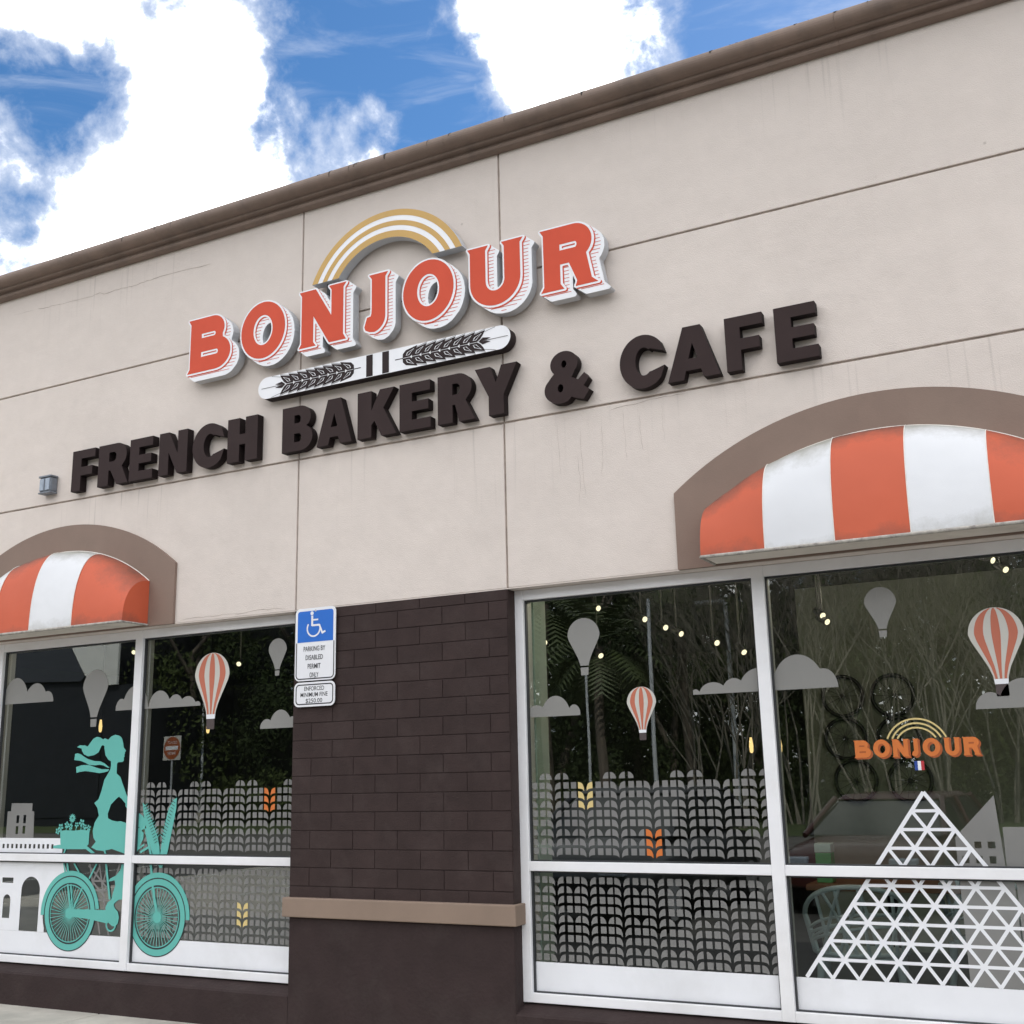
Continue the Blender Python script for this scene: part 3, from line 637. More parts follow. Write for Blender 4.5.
LAB = {('FRENCH', 'F'): 'brown letter F that begins the word French, nearest the flood light box', ('FRENCH', 'R'): 'brown letter R between F and E in the word French',
       ('FRENCH', 'E'): 'brown letter E between R and N in the word French', ('FRENCH', 'N'): 'brown letter N between E and C in the word French',
       ('FRENCH', 'C'): 'brown letter C between N and H in the word French', ('FRENCH', 'H'): 'brown letter H that ends the word French',
       ('BAKERY', 'B'): 'brown letter B that begins the word Bakery', ('BAKERY', 'A'): 'brown letter A between B and K in the word Bakery',
       ('BAKERY', 'K'): 'brown letter K in the word Bakery', ('BAKERY', 'E'): 'brown letter E between K and R in the word Bakery',
       ('BAKERY', 'R'): 'brown letter R between E and Y in the word Bakery', ('BAKERY', 'Y'): 'brown letter Y that ends the word Bakery',
       ('&', '&'): 'brown ampersand standing alone between the words Bakery and Cafe', ('CAFE', 'C'): 'brown letter C that begins the word Cafe',
       ('CAFE', 'A'): 'brown letter A between C and F in the word Cafe', ('CAFE', 'F'): 'brown letter F between A and E in the word Cafe', ('CAFE', 'E'): 'brown letter E that ends the word Cafe'}
for wd, lst in words_:
    for ch, a, b in lst:
        h = ZL1 - ZL0; a_, b_x = tx(a), tx(b); tl = .0045 - .0046 * (a + 1.09) / 1.0 * .35 - .004
        lp = [[(a_ + p[0] * h, ZL0 + tl + p[1] * h) for p in l] for l in glyph_sans(ch, (b_x - a_) / h)]
        m_ = MB(); m_.fill(lp, -.066, -.008, 0, 1)
        o = m_.build('sign_letter', ['letter_brown', 'letter_brown_side'], None)
        tag(o, LAB[(wd, ch)], 'sign letter', 'brown letters of the lower sign line')

# ------------------------------------------------------------------ red letters with white shaded backing
def glyph_slab(ch):
    if ch == 'B': return .98, [[(0, 0), (.055, .085), (.055, .915), (0, 1), (.55, 1)] + arc(.56, .755, .27, .245, 88, -30, 12) + arc(.64, .30, .34, .30, 62, -90, 16) + [(.5, 0)],
                               [(.31, .625), (.31, .705), (.60, .705)] + arc(.60, .665, .03, .04, 60, -90, 5), [(.31, .275), (.31, .365), (.66, .365)] + arc(.66, .32, .035, .045, 60, -90, 5)]
    if ch == 'O': return .94, [arc(.47, .5, .47, .51, 0, 352.5, 47), arc(.47, .5, .205, .27, 0, 350, 35)]
    if ch == 'N': return .95, [[(0, 0), (.05, .075), (.05, .925), (0, 1), (.335, 1), (.655, .475), (.655, .925), (.60, 1), (.955, 1), (.895, .925), (.895, .10), (.955, 0), (.615, 0), (.295, .525), (.295, .075), (.35, 0)]]
    if ch == 'J': return .45, [[(.085, 1), (.14, .925), (.14, .42)] + [(.135, .33), (.12, .285), (.05, .275), (-.0, .12), (.02, .06), (.10, .02)] + arc(.14, .26, .26, .262, -78, 0, 12) + [(.40, .925), (.455, 1)]]
    if ch == 'U': return .96, [[(0, 1), (.045, .925), (.045, .40)] + arc(.475, .40, .43, .41, 180, 360, 26) + [(.905, .925), (.96, 1), (.59, 1), (.635, .925), (.635, .40)] + arc(.475, .40, .16, .17, 0, -180, 14) + [(.315, .925), (.365, 1)]]
    if ch == 'R': return .92, [[(0, 0), (.055, .085), (.055, .915), (0, 1), (.55, 1)] + arc(.555, .71, .295, .29, 90, -48, 14) + [(.83, .085), (.93, 0), (.565, 0), (.595, .085), (.47, .395), (.325, .395), (.325, .085), (.385, 0)],
                               [(.325, .62), (.325, .715), (.575, .715)] + arc(.575, .667, .03, .047, 60, -90, 5)]
SB = 5.61 / 5.55
bx = lambda x: x * SB
bz = lambda z: HC + (z - HC) * SB
def scan(loops, z):
    hits = []
    for lp in loops:
        for i in range(len(lp)):
            (ax, az), (bx_, bz_) = lp[i - 1], lp[i]
            if (az <= z) != (bz_ <= z): hits.append(ax + (z - az) / (bz_ - az) * (bx_ - ax))
    hits.sort(); return list(zip(hits[::2], hits[1::2]))
BJ = [('B', -5.345, -4.965, 'red letter B that begins the word Bonjour on the wall'), ('O', -4.873, -4.503, 'red letter O between B and N of Bonjour on the wall'), ('N', -4.388, -4.014, 'red letter N under the left end of the golden arc'),
      ('J', -3.872, -3.694, 'narrow red letter J under the middle of the golden arc'), ('O', -3.581, -3.217, 'red letter O between J and U of Bonjour on the wall'), ('U', -3.12, -2.74, 'red letter U between O and R of Bonjour on the wall'), ('R', -2.63, -2.272, 'red letter R that ends the word Bonjour on the wall')]
SH = (.066, -.053)
for ch, a, b, lab in BJ:
    w_, gl_ = glyph_slab(ch); x0, x1, z0, z1 = bx(a), bx(b), bz(4.157), bz(4.549); hh = z1 - z0; tl = -.0046 * (a + 3.0); z0 += tl; z1 += tl
    lp = [[(x0 + p[0] / w_ * (x1 - x0), z0 + p[1] * hh) for p in l] for l in gl_]
    t = thing('channel_letter', lab, 'sign letter', (x0, 0, z0), 'red letters of the upper sign line')
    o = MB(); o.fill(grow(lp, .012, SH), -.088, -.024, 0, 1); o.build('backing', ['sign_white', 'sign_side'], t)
    hb = MB(); z = z0 - .07; kk = 0
    while z < z1 + .01:
        iv = []
        for q in np.linspace(.12, .84, 30):
            iv += [(l + SH[0] * q, r_ + SH[0] * q) for l, r_ in scan(lp, z - SH[1] * q)]
        iv.sort(); mg = []
        for l, r_ in iv:
            if mg and l <= mg[-1][1] + .002: mg[-1][1] = max(mg[-1][1], r_)
            else: mg.append([l, r_])
        for l, r_ in mg:
            if r_ - l > .004: hb.sheet([(l, z - .0019), (r_, z - .0019), (r_, z + .0019), (l, z + .0019)], -.0888)
        z += .0225
    hb.build('shade_lines', 'sign_red', t)
    o = MB(); o.fill(grow([[(p[0] + .013, p[1] - .010) for p in l] for l in lp], .012, None, .0025), -.0896, None); o.build('shade_outline', 'sign_red', t)
    o = MB(); o.fill(grow(lp, .0115, (.004, -.003), .0025), -.0904, None); o.build('outline', 'sign_white', t)
    o = MB(); o.fill(lp, -.0914, None); o.build('face', 'sign_red', t)
    sp = MB()
    for dx, dz in ((.25, .3), (.7, .75)): sp.tube([(x0 + dx * (x1 - x0), -.02, z0 + .1 + .2 * dz), (x0 + dx * (x1 - x0), .012, z0 + .1 + .2 * dz)], .008)
    sp.build('stand_off', 'gasket', t)

# golden arc
rb = thing('rainbow_sign', 'golden and white striped arc standing over the letters N J O', 'sign', (bx(-3.723), 0, bz(4.6)))
cx_, cz_ = bx(-3.723), bz(4.357); r0, r1 = .426 * SB, .613 * SB; zcut = bz(4.592)
def arc_band(ra, rb_, y0, y1, mi, side, mbx):
    aa = math.asin((zcut - cz_) / ra); ab = math.asin((zcut - cz_) / rb_)
    lo = [(cx_ + ra * math.cos(aa + (pi - 2 * aa) * i / 48), cz_ + ra * math.sin(aa + (pi - 2 * aa) * i / 48)) for i in range(49)]
    hi = [(cx_ + rb_ * math.cos(ab + (pi - 2 * ab) * i / 48), cz_ + rb_ * math.sin(ab + (pi - 2 * ab) * i / 48)) for i in range(49)]
    if y1 is None:
        mbx.add([(p[0], y0, p[1]) for p in lo + hi], [(i, i + 49, i + 50, i + 1)[::-1] for i in range(48)], mi)
    else: mbx.fill([lo + hi[::-1]], y0, y1, mi, side)
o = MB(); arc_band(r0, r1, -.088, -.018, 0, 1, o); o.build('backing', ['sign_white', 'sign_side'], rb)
ws = [.262, .182, .176, .196, .184][::-1]; ws = [.24, .175, .18, .18, .225]; acc_ = r0
for i, wd in enumerate(ws):
    nx_ = acc_ + (r1 - r0) * wd
    if i % 2 == 0: o = MB(); arc_band(acc_, nx_, -.0888, None, 0, 0, o); o.build('gold_stripe', 'gold', rb)
    acc_ = nx_
o = MB(); o.tube([(bx(-4.19), -.04, zcut - .13), (bx(-4.19), -.04, zcut + .03)], .012); o.build('conduit', 'gasket', rb)

# white plank with wheat ears
px0, px1, pz0, pz1 = bx(-4.718), bx(-2.84), bz(3.873), bz(4.022); pr = (pz1 - pz0) / 2; pc = (pz0 + pz1) / 2
pk = thing('plank_sign', 'long white rounded plank with two brown wheat ears and two bars', 'sign', ((px0 + px1) / 2, 0, pz0))
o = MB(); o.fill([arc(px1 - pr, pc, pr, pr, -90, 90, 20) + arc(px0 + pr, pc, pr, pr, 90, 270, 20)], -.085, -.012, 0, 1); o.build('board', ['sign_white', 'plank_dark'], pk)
for a, b in ((-3.859, -3.81), (-3.739, -3.689)):
    o = MB(); o.sheet([(bx(a), bz(3.8765)), (bx(b), bz(3.8765)), (bx(b), bz(4.0185)), (bx(a), bz(4.0185))], -.0858); o.build('bar', 'plank_dark', pk)
def ear(x_stem, x_first, x_tip, sgn):
    e = MB(); y = -.0858
    e.line((x_stem, pc), (x_first, pc), .006, y)
    nL = 8; L_ = abs(x_tip - x_first); step = L_ * .84 / nL
    for i in range(nL):
        for s in (1, -1):
            bx0 = x_first + sgn * (i * step)
            # leaf: pointed petal leaving the stem at an angle
            c = [(-.004, .0), (-.002, .026), (.020, .048), (.105, .066), (.090, .038), (.072, .015), (.050, .0)]
            e.sheet([(bx0 + sgn * p[0], pc + s * (p[1] + .0015)) for p in c], y - .00002 * i - (.00001 if s > 0 else 0))
            v = [(.020, .014), (.030, .033), (.082, .052), (.058, .030), (.044, .014)]
            e.sheet([(bx0 + sgn * p[0], pc + s * p[1]) for p in v], y - .0003 - .00002 * i, 1)
            e.sheet([(bx0 + sgn * p[0], pc + s * p[1]) for p in [(.024, .016), (.036, .032), (.074, .0475), (.052, .027), (.040, .016)]], y - .0006 - .00002 * i, 0)
            # bristle out to the board edge
            e.line((bx0 + sgn * .085, pc + s * .052), (bx0 + sgn * .175, pc + s * .0735), .0022, y - .0009)
    te = x_first + sgn * nL * step
    for s in (1, -1): e.sheet([(te - sgn * .01, pc), (te + sgn * .02, pc + s * .022), (te + sgn * .075, pc + s * .012), (te + sgn * .045, pc + s * .004)], y - .0012)
    e.line((te, pc), (te + sgn * .19, pc), .003, y - .0013)
    return e
ear(bx(-3.90), bx(-3.955), bx(-4.606), -1).build('wheat_ear', ['plank_dark', 'sign_white'], pk)
ear(bx(-3.644), bx(-3.585), bx(-2.942), 1).build('wheat_ear', ['plank_dark', 'sign_white'], pk)

# ------------------------------------------------------------------ awnings
def awning(xs, cols, cx, hw, label, p=.25):
    a, b = xs[0], xs[-1]; zs, rise = 2.785, .292; rad = (hw * hw + rise * rise) / (2 * rise)
    t = thing('awning', label, 'awning', ((a + b) / 2, 0, 2.485), 'striped awnings over the shop windows')
    zb = 2.489; yw = -.0235
    ztop = lambda x: zs + rise - rad + math.sqrt(max(rad * rad - (x - cx) ** 2, 0))
    def pt(x, th):
        # nearly a quarter ellipse with a straight drop at the front
        z = ztop(x); return (x, yw - (p - .02) * math.sin(th) ** .9, zb + (z - zb) * math.cos(th) ** .85 if th < pi / 2 - 1e-6 else zb)
    nth = 16
    for i, (l, r_) in enumerate(zip(xs, xs[1:])):
        o = MB(); nx_ = 8; vs = []
        for k_ in range(nx_ + 1):
            x = l + (r_ - l) * k_ / nx_
            sag = -.009 * math.sin(pi * k_ / nx_) + .0035 * math.sin(x * 37 + 1.3) * math.sin(x * 11)
            for j in range(nth + 1):
                q = Vector(pt(x, pi / 2 * j / nth)); nrm = Vector((0, -math.sin(pi / 2 * j / nth), math.cos(pi / 2 * j / nth))); q += nrm * sag * math.sin(pi * min(j / nth, 1)) 
                vs.append(q)
        fs = [(k_ * (nth + 1) + j, k_ * (nth + 1) + j + 1, (k_ + 1) * (nth + 1) + j + 1, (k_ + 1) * (nth + 1) + j) for k_ in range(nx_) for j in range(nth)]
        o.add(vs, fs, 0, True); o.build('stripe', cols[i], t)
    for x, sgn in ((a + .001, 0), (b - .001, 1)):
        o = MB(); pf = [pt(x, pi / 2 * j / nth) for j in range(nth + 1)] + [(x, yw, zb)]
        o.add(pf, [tuple(range(len(pf)))[::1 if sgn else -1]]); o.build('end_panel', 'canvas_orange', t)
    o = MB()
    for x in xs[1:-1]: o.tube([Vector(pt(x, pi / 2 * j / nth)) + Vector((0, -.001, .001)) for j in range(nth + 1)], .0026, 6)
    o.tube([(x, yw - .004, ztop(x) + .003) for x in np.linspace(a, b, 40)], .0035, 6)
    o.build('piping', 'piping', t)
    o = MB(); o.tube([(a, -p - .006, zb - .004), (b, -p - .006, zb - .004)], .0095, 6)
    for x in (a, b): o.tube([(x, -p - .006, zb - .004), (x, yw, zb - .004)], .007, 6)
    o.build('frame_tube', 'dirty_trim', t)
    o = MB(); o.box(a + .01, b - .01, -p + .004, -.0245, zb - .004, zb - .001); o.build('underside', 'underside', t)
    return t
awning([-1.735, -1.405, -1.066, -.715, -.355, 0.015], ['canvas_orange', 'canvas_white', 'canvas_orange', 'canvas_white', 'canvas_orange'], -.86, .875, 'larger looking orange and white striped hooded awning over the right hand window')
awning([-7.44, -6.98, -6.61, -6.20, -5.724], ['canvas_white', 'canvas_orange', 'canvas_white', 'canvas_orange'], -6.582, .858, 'mildewed striped hooded awning left of the parking sign, its orange end panel showing')

# ------------------------------------------------------------------ parking signs on the pier
def rrect(x0, x1, z0, z1, r, n=8):
    return arc(x1 - r, z0 + r, r, r, -90, 0, n) + arc(x1 - r, z1 - r, r, r, 0, 90, n) + arc(x0 + r, z1 - r, r, r, 90, 180, n) + arc(x0 + r, z0 + r, r, r, 180, 270, n)
ps = thing('parking_sign', 'tall blue and white disabled parking sign with wheelchair symbol on pier corner', 'sign', (-4.312, 0, 2.035))
X0, X1, Z0, Z1 = -4.467, -4.158, 2.030, 2.481
o = MB(); o.plate(rrect(X0, X1, Z0, Z1, .035), -.022, -.018); o.build('panel', ['sign_white'], ps)
o = MB(); i_ = .018; o.sheet([(X0 + i_, 2.268), (X1 - i_, 2.268)] + arc(X1 - .036, Z1 - .036, .018, .018, 0, 90, 6) + arc(X0 + .036, Z1 - .036, .018, .018, 90, 180, 6), -.0228); o.build('blue_field', 'sign_blue', ps)
o = MB(); o.fill([rrect(X0 + .012, X1 - .012, Z0 + .012, 2.2675, .026), rrect(X0 + .0165, X1 - .0165, Z0 + .019, 2.30, .022)], -.0226, None)
o = MB(); l_ = [(X0 + .012, 2.266), (X0 + .012, Z0 + .036)] + arc(X0 + .036, Z0 + .036, .024, .024, 180, 270, 6)[1:] + arc(X1 - .036, Z0 + .036, .024, .024, 270, 360, 6) + [(X1 - .012, 2.266)]
for p_, q_ in zip(l_, l_[1:]): o.line(p_, q_, .007, -.0226)
o.build('border', 'black_ink', ps)
o = MB(); cxs, czs = -4.325, 2.352
o.ring(cxs, czs, .044, .054, -.0235, R(-215), R(20), 40)
o.ring(cxs - .014, 2.447, 0.0, .0125, -.0235, n=16)
o.line((cxs - .012, 2.432), (cxs - .012, 2.368), .015, -.02353); o.line((cxs - .012, 2.405), (cxs + .034, 2.405), .010, -.02356)
o.line((cxs - .014, 2.371), (cxs + .044, 2.371), .012, -.02359); o.line((cxs + .042, 2.374), (cxs + .068, 2.318), .012, -.02362); o.line((cxs + .062, 2.318), (cxs + .09, 2.33), .012, -.02365)
o.build('wheelchair_symbol', 'sign_white', ps)
for tx_, zz, wd in (('PARKING BY', 2.212, .165), ('DISABLED', 2.158, .132), ('PERMIT', 2.104, .098), ('ONLY', 2.050, .068)): 
    o = MB(); text_polys(o, tx_, -4.317, zz, .030, -.0236, width=wd, bold=.005); o.build('lettering', 'black_ink', ps)
o = MB()
for z in (2.462, 2.052): o.tube([(-4.312, -.0245, z), (-4.312, .01, z)], .007, 8)
o.build('bolt', 'galvanised', ps)
fs_ = thing('fine_sign', 'small white sign about the minimum fine below the disabled parking sign', 'sign', (-4.312, 0, 1.872))
Z0, Z1 = 1.872, 2.021
o = MB(); o.plate(rrect(X0, X1, Z0, Z1, .035), -.0225, -.0185); o.build('panel', 'sign_white', fs_)
o = MB(); o.fill([rrect(X0 + .012, X1 - .012, Z0 + .012, Z1 - .012, .026), rrect(X0 + .019, X1 - .019, Z0 + .019, Z1 - .019, .02)], -.0232, None); o.build('border', 'black_ink', fs_)
for tx_, zz, wd in (('ENFORCED', 1.969, .150), ('MINIMUM FINE', 1.932, .205), ('$250.00', 1.895, .125)): 
    o = MB(); text_polys(o, tx_, -4.314, zz, .026, -.0234, width=wd, bold=.005); o.build('lettering', 'black_ink', fs_)

# ------------------------------------------------------------------ window graphics (vinyl on the glass)
VY = .1284
def bumps(x0, x1, zb, bs, n=150):
    top = []
    for i in range(n + 1):
        x = x0 + (x1 - x0) * i / n; z = 0.004
        for c, hh, hw in bs:
            q = 1 - ((x - c) / hw) ** 2
            if q > 0: z = max(z, hh * q ** .5)
        top.append((x, zb + z))
    return [(x0, zb), (x1, zb)] + top[::-1]
CL = 'cloud decals on the shop windows'
def cloud(poly, label, drop=0):
    o = MB(); o.sheet([(p[0], p[1]) for p in poly], VY); tag(o.build('cloud_decal', 'vinyl_grey'), label, 'decal', CL)
cloud(bumps(-7.268, -6.762, 2.029, [(-7.16, .19, .135), (-6.945, .14, .115), (-6.825, .077, .064), (-7.29, .1, .06)]), 'grey cloud decal with three humps at the upper left of the left window')
cloud(bumps(-6.137, -5.365, 1.933, [(-6.085, .08, .055), (-5.955, .165, .12), (-5.73, .118, .10), (-5.586, .085, .07), (-5.478, .067, .075), (-5.39, .03, .028)]), 'long grey cloud decal crossing the mullion left of the striped balloon')
cloud(bumps(-4.853, -4.556, 1.760, [(-4.80, .06, .055), (-4.69, .115, .09), (-4.59, .07, .06)]), 'grey cloud decal half hidden behind the brick pier')
cloud(bumps(-2.912, -2.601, 1.750, [(-2.87, .066, .07), (-2.751, .113, .09), (-2.638, .06, .04)]), 'small grey cloud decal next to the left frame of the right hand window')
cloud(bumps(-1.944, -1.186, 1.827, [(-1.93, .028, .025), (-1.834, .06, .075), (-1.72, .075, .065), (-1.585, .12, .11), (-1.384, .175, .135), (-1.255, .097, .07)]), 'long grey cloud decal crossing the mullion above the wheat pattern of the right window')
cloud(bumps(-.558, -.215, 1.688, [(-.49, .077, .068), (-.345, .135, .11), (-.25, .08, .065)]), 'grey cloud decal behind the basket of the largest striped balloon')
ENV = [(.13, 0), (.135, .05), (.175, .16), (.26, .34), (.36, .52), (.44, .68), (.488, .82), (.5, .92)]
def env_poly(cx, zt, w, k=1.0):
    zn = zt - 1.36 * w; H_ = 1.36 * w - .5 * w
    prof_ = [(.13, 0), (.14, .07), (.20, .27), (.30, .50), (.40, .72), (.465, .87), (.5, 1.0)]
    right = [(cx + p[0] * w * k, zn + p[1] * H_) for p in prof_]
    return right + arc(cx, zt - .5 * w, .5 * w * k, .5 * w, 6, 174, 24) + [(2 * cx - p[0], p[1]) for p in right[::-1]]
BG = 'hot air balloon decals on the shop windows'
def balloon(cx, zt, w, striped, label):
    t = thing('balloon_decal', label, 'decal', (cx, VY, zt - 1.65 * w), BG)
    if not striped:
        o = MB(); o.sheet(env_poly(cx, zt, w), VY); o.build('envelope', 'vinyl_grey', t)
        zn = zt - 1.36 * w
        o = MB(); o.sheet([(cx - .11 * w, zn - .27 * w), (cx + .11 * w, zn - .27 * w), (cx + .125 * w, zn - .05 * w), (cx - .125 * w, zn - .05 * w)], VY); o.build('basket', 'vinyl_grey', t)
        return
    o = MB(); o.sheet(env_poly(cx, zt, w), VY); o.build('envelope', 'vinyl_cream', t)
    E = env_poly(cx, zt, w); o = MB()
    for (u0, u1) in ((-.78, -.45), (-.16, .16), (.45, .78)):
        Lp, Rp = [], []
        zmin, zmax = zt - 1.36 * w, zt - .012 * w
        for i in range(33):
            z = zmin + (zmax - zmin) * i / 32
            iv = scan([E], z + 1e-6)
            hwid = (iv[0][1] - iv[0][0]) / 2 if iv else 0
            Lp.append((cx + u0 * hwid, z)); Rp.append((cx + u1 * hwid, z))
        o.sheet(Lp + Rp[::-1], VY - .0007)
    o.build('stripes', 'vinyl_coral', t)
    zn = zt - 1.36 * w
    o = MB(); o.sheet([(cx - .12 * w, zn - .1 * w), (cx + .12 * w, zn - .1 * w), (cx + .13 * w, zn - .0005), (cx - .13 * w, zn - .0005)], VY); o.build('skirt', 'vinyl_white', t)
    o = MB(); o.sheet(rrect(cx - .115 * w, cx + .115 * w, zn - .33 * w, zn - .105 * w, .03 * w, 4), VY); o.build('basket', 'vinyl_brown', t)
balloon(-6.345, 2.231, .245, False, 'grey balloon decal above the head of the cycling woman')
balloon(-5.272, 2.277, .298, True, 'coral and white striped balloon decal in the left window')
balloon(-4.726, 2.333, .147, False, 'small grey balloon decal beside the parking sign')
balloon(-2.565, 2.287, .196, False, 'grey balloon decal in the left pane of the right hand window')
balloon(-2.238, 1.886, .168, True, 'smallest coral and white striped balloon decal, above the wheat pattern')
balloon(-.947, 2.309, .154, False, 'grey balloon decal above the small orange logo in the glass')
balloon(-.432, 2.162, .248, True, 'largest coral and white striped balloon decal at the right edge')

# wheat pattern
def wheat(xl, xr, v0, pitch, ztop0, accents, label, tall0, xskip=None):
    t = thing('wheat_decal', label, 'decal', ((xl + xr) / 2, VY, .46), 'frosted wheat patterns on the lower panes')
    gm = MB(); am = {}
    dz, lh = .0497, .0345
    k0 = int(math.floor((xl - v0) / pitch)) - 1
    def put(poly, mat, zc_):
        xs_ = [min(max(p[0], xl), xr) for p in poly]
        if max(xs_) - min(xs_) < .004: return
        poly = [(q, p[1]) for q, p in zip(xs_, poly)]
        if max(p[1] for p in poly) > ZT0 and min(p[1] for p in poly) < ZT1: return
        if min(p[1] for p in poly) < .456: poly = [(p[0], max(p[1], .456)) for p in poly]
        mb_ = gm if mat is None else am.setdefault(mat, MB())
        mb_.sheet(poly, VY if mat is None else VY - .0001)
    seqU = ['D', 's', 's', 'V', 's', 's', 'V', 'V', 's', 'V', 's', 's', 'V', 's', 's', 'V', 's', 's', 'V', 's']
    for u in range(k0, k0 + 14):
        V = v0 + pitch * u; V2 = V + pitch
        A = (V + .008, V + .043); B_ = (V + .061, V + .093); C = (V2 - .0855, V2 - .0535); D_ = (V2 - .043, V2 - .008)
        for r_, typ in enumerate(seqU):
            zt = ztop0 - dz * r_; zb = zt - lh
            def acc_at(vv):
                for (vi, ra, rb_, mt) in accents:
                    if abs(v0 + pitch * vi - vv) < .01 and ra <= r_ <= rb_: return mt
            if typ == 'D':
                if (u % 2) == tall0:   # tall stalk on the left V of this unit
                    put([(A[0], zb)] + arc(A[1], zb, A[1] - A[0], lh, 180, 90, 6) + [(A[1], zb)], None, zt)
                    put([(B_[0], zb), (B_[0], zt)] + arc(B_[0], zb, B_[1] - B_[0], lh, 90, 0, 6)[1:], None, zt)
                else:
                    put([(C[0], zb)] + arc(C[1], zb, C[1] - C[0], lh, 180, 90, 6) + [(C[1], zb)], None, zt)
                    put([(D_[0], zb), (D_[0], zt)] + arc(D_[0], zb, D_[1] - D_[0], lh, 90, 0, 6)[1:], None, zt)
                continue
            n = 5
            def leaf(x0, x1, rising):
                # curved band: the outer side droops
                up = []; dn = []
                for i in range(n + 1):
                    s_q = i / n; q = 1 - math.sqrt(max(0, 1 - (1 - s_q) ** 2))
                    up.append((x0 + (x1 - x0) * s_q, zt - .030 * q)); dn.append((x0 + (x1 - x0) * s_q, zb - .014 * q * 1.0))
                if not rising:
                    up = [(x0 + x1 - p[0], p[1]) for p in up]; dn = [(x0 + x1 - p[0], p[1]) for p in dn]
                return up + dn[::-1]
            put(leaf(*A, True), acc_at(V), zt); put(leaf(*D_, False), acc_at(V2), zt)
            if typ == 's':
                put([(B_[0], zb), (B_[1], zb), (B_[1], zt), (B_[0], zt)], None, zt); put([(C[0], zb), (C[1], zb), (C[1], zt), (C[0], zt)], None, zt)
            else:
                put([(B_[0], zb), (B_[0], zt)] + arc(B_[0], zb, B_[1] - B_[0], lh, 90, 0, 6)[1:], None, zt)
                put([(C[0], zb)] + arc(C[1], zb, C[1] - C[0], lh, 180, 90, 6) + [(C[1], zb)], None, zt)
    gm.build('frosted_leaves', 'vinyl_grey_dark', t)
    for mt, mb_ in am.items(): mb_.build('coloured_leaves', mt, t)
wheat(-2.915, -1.592, -2.779, .1918, 1.4395, [(1, 1, 3, 'vinyl_yellow'), (3, 6, 8, 'vinyl_orange')], 'grey wheat sheaf pattern with yellow and orange sprigs on the right hand window', 0)
wheat(-5.40, -4.556, -5.727, .1930, 1.4415, [(5, 1, 3, 'vinyl_orange'), (4, 15, 17, 'vinyl_yellow')], 'grey wheat sheaf pattern behind the front wheel of the teal bicycle', 0)
wheat(-5.862, -5.404, -5.727, .1930, 1.4415, [], 'narrow strip of grey wheat pattern between mullion and teal handlebars', 0)

# glass pyramid
pm = thing('pyramid_decal', 'white triangular lattice pyramid decal across both right hand panes', 'decal', (-.833, VY, .453))
o = MB(); ax_, az_ = -.833, 1.312; nR = 10; rp = (az_ - .453) / nR; cw = .1243; y = VY - .0003
def seg(p, q, w=.0155, yy=None):
    # leave out what the transom and the sash cover
    yy = y if yy is None else yy
    (xa, za), (xb, zb) = p, q
    for lo, hi in ((.453, ZT0 - .001), (ZT1 + .001, 1.4)):
        t0, t1 = 0., 1.
        if abs(zb - za) > 1e-6:
            ts = sorted(((lo - za) / (zb - za), (hi - za) / (zb - za))); t0, t1 = max(0, ts[0]), min(1, ts[1])
        elif not (lo <= za <= hi): continue
        if t1 > t0: o.line((xa + (xb - xa) * t0, za + (zb - za) * t0), (xa + (xb - xa) * t1, za + (zb - za) * t1), w, yy)
for k_ in range(1, nR):
    seg((ax_ - k_ * cw / 2, az_ - k_ * rp), (ax_ + k_ * cw / 2, az_ - k_ * rp), .0145, y)
for k_ in range(0, nR):
    xb_ = ax_ - nR * cw / 2 + k_ * cw
    seg((xb_, .453), (ax_ + k_ * cw / 2, az_ - k_ * rp), .0155 if k_ else .018, y - .0002)
    xb_ = ax_ + nR * cw / 2 - k_ * cw
    seg((xb_, .453), (ax_ - k_ * cw / 2, az_ - k_ * rp), .0155 if k_ else .018, y - .0004)
o.build('lattice', 'vinyl_white', pm)

def holes_sheet(outer, holes, mat, name, label, parts=None, yy=VY):
    o = MB(); o.fill([outer] + holes, yy, None); return tag(o.build(name, mat), label, 'decal')
rect = lambda a, b, c, d: [(a, c), (b, c), (b, d), (a, d)]
gb = MB()
gb.fill([[(-.712, ZT1), (-.508, ZT1), (-.524, 1.294), (-.712, 1.105)], rect(-.631, -.601, 1.057, 1.087), rect(-.573, -.541, 1.057, 1.087), rect(-.572, -.543, .990, 1.022), rect(-.631, -.601, .990, 1.022), rect(-.69, -.66, .990, 1.022)], VY + .0006, None)
gb.sheet(rect(-.712, -.478, .453, ZT0), VY + .0006)
tag(gb.build('building_decal', 'vinyl_grey_dark'), 'grey decal of a slanted roof building with small windows behind the lattice pyramid', 'decal', 'grey building decals on the windows')
gb = MB(); gb.sheet(rect(-.502, -.20, ZT1, 1.152), VY + .0006); gb.sheet(rect(-.470, -.20, .453, ZT0), VY + .0006)
tag(gb.build('building_decal', 'vinyl_grey_dark'), 'plain grey flat topped building decal at the right edge beside the slanted roof one', 'decal', 'grey building decals on the windows')
tw = [(-7.153, 1.078), (-6.868, 1.078), (-6.878, 1.258), (-6.90, 1.262), (-6.901, 1.316), (-7.116, 1.318), (-7.118, 1.262), (-7.153, 1.26)]
o = holes_sheet(tw, [rect(-7.055, -7.028, 1.179, 1.233), rect(-6.984, -6.957, 1.179, 1.236), rect(-7.056, -7.03, 1.104, 1.158), rect(-6.985, -6.958, 1.107, 1.161)], 'vinyl_grey_dark', 'building_decal', 'grey stepped tower decal with four slit windows at the lower left', yy=VY + .0006)
o['group'] = 'grey building decals on the windows'

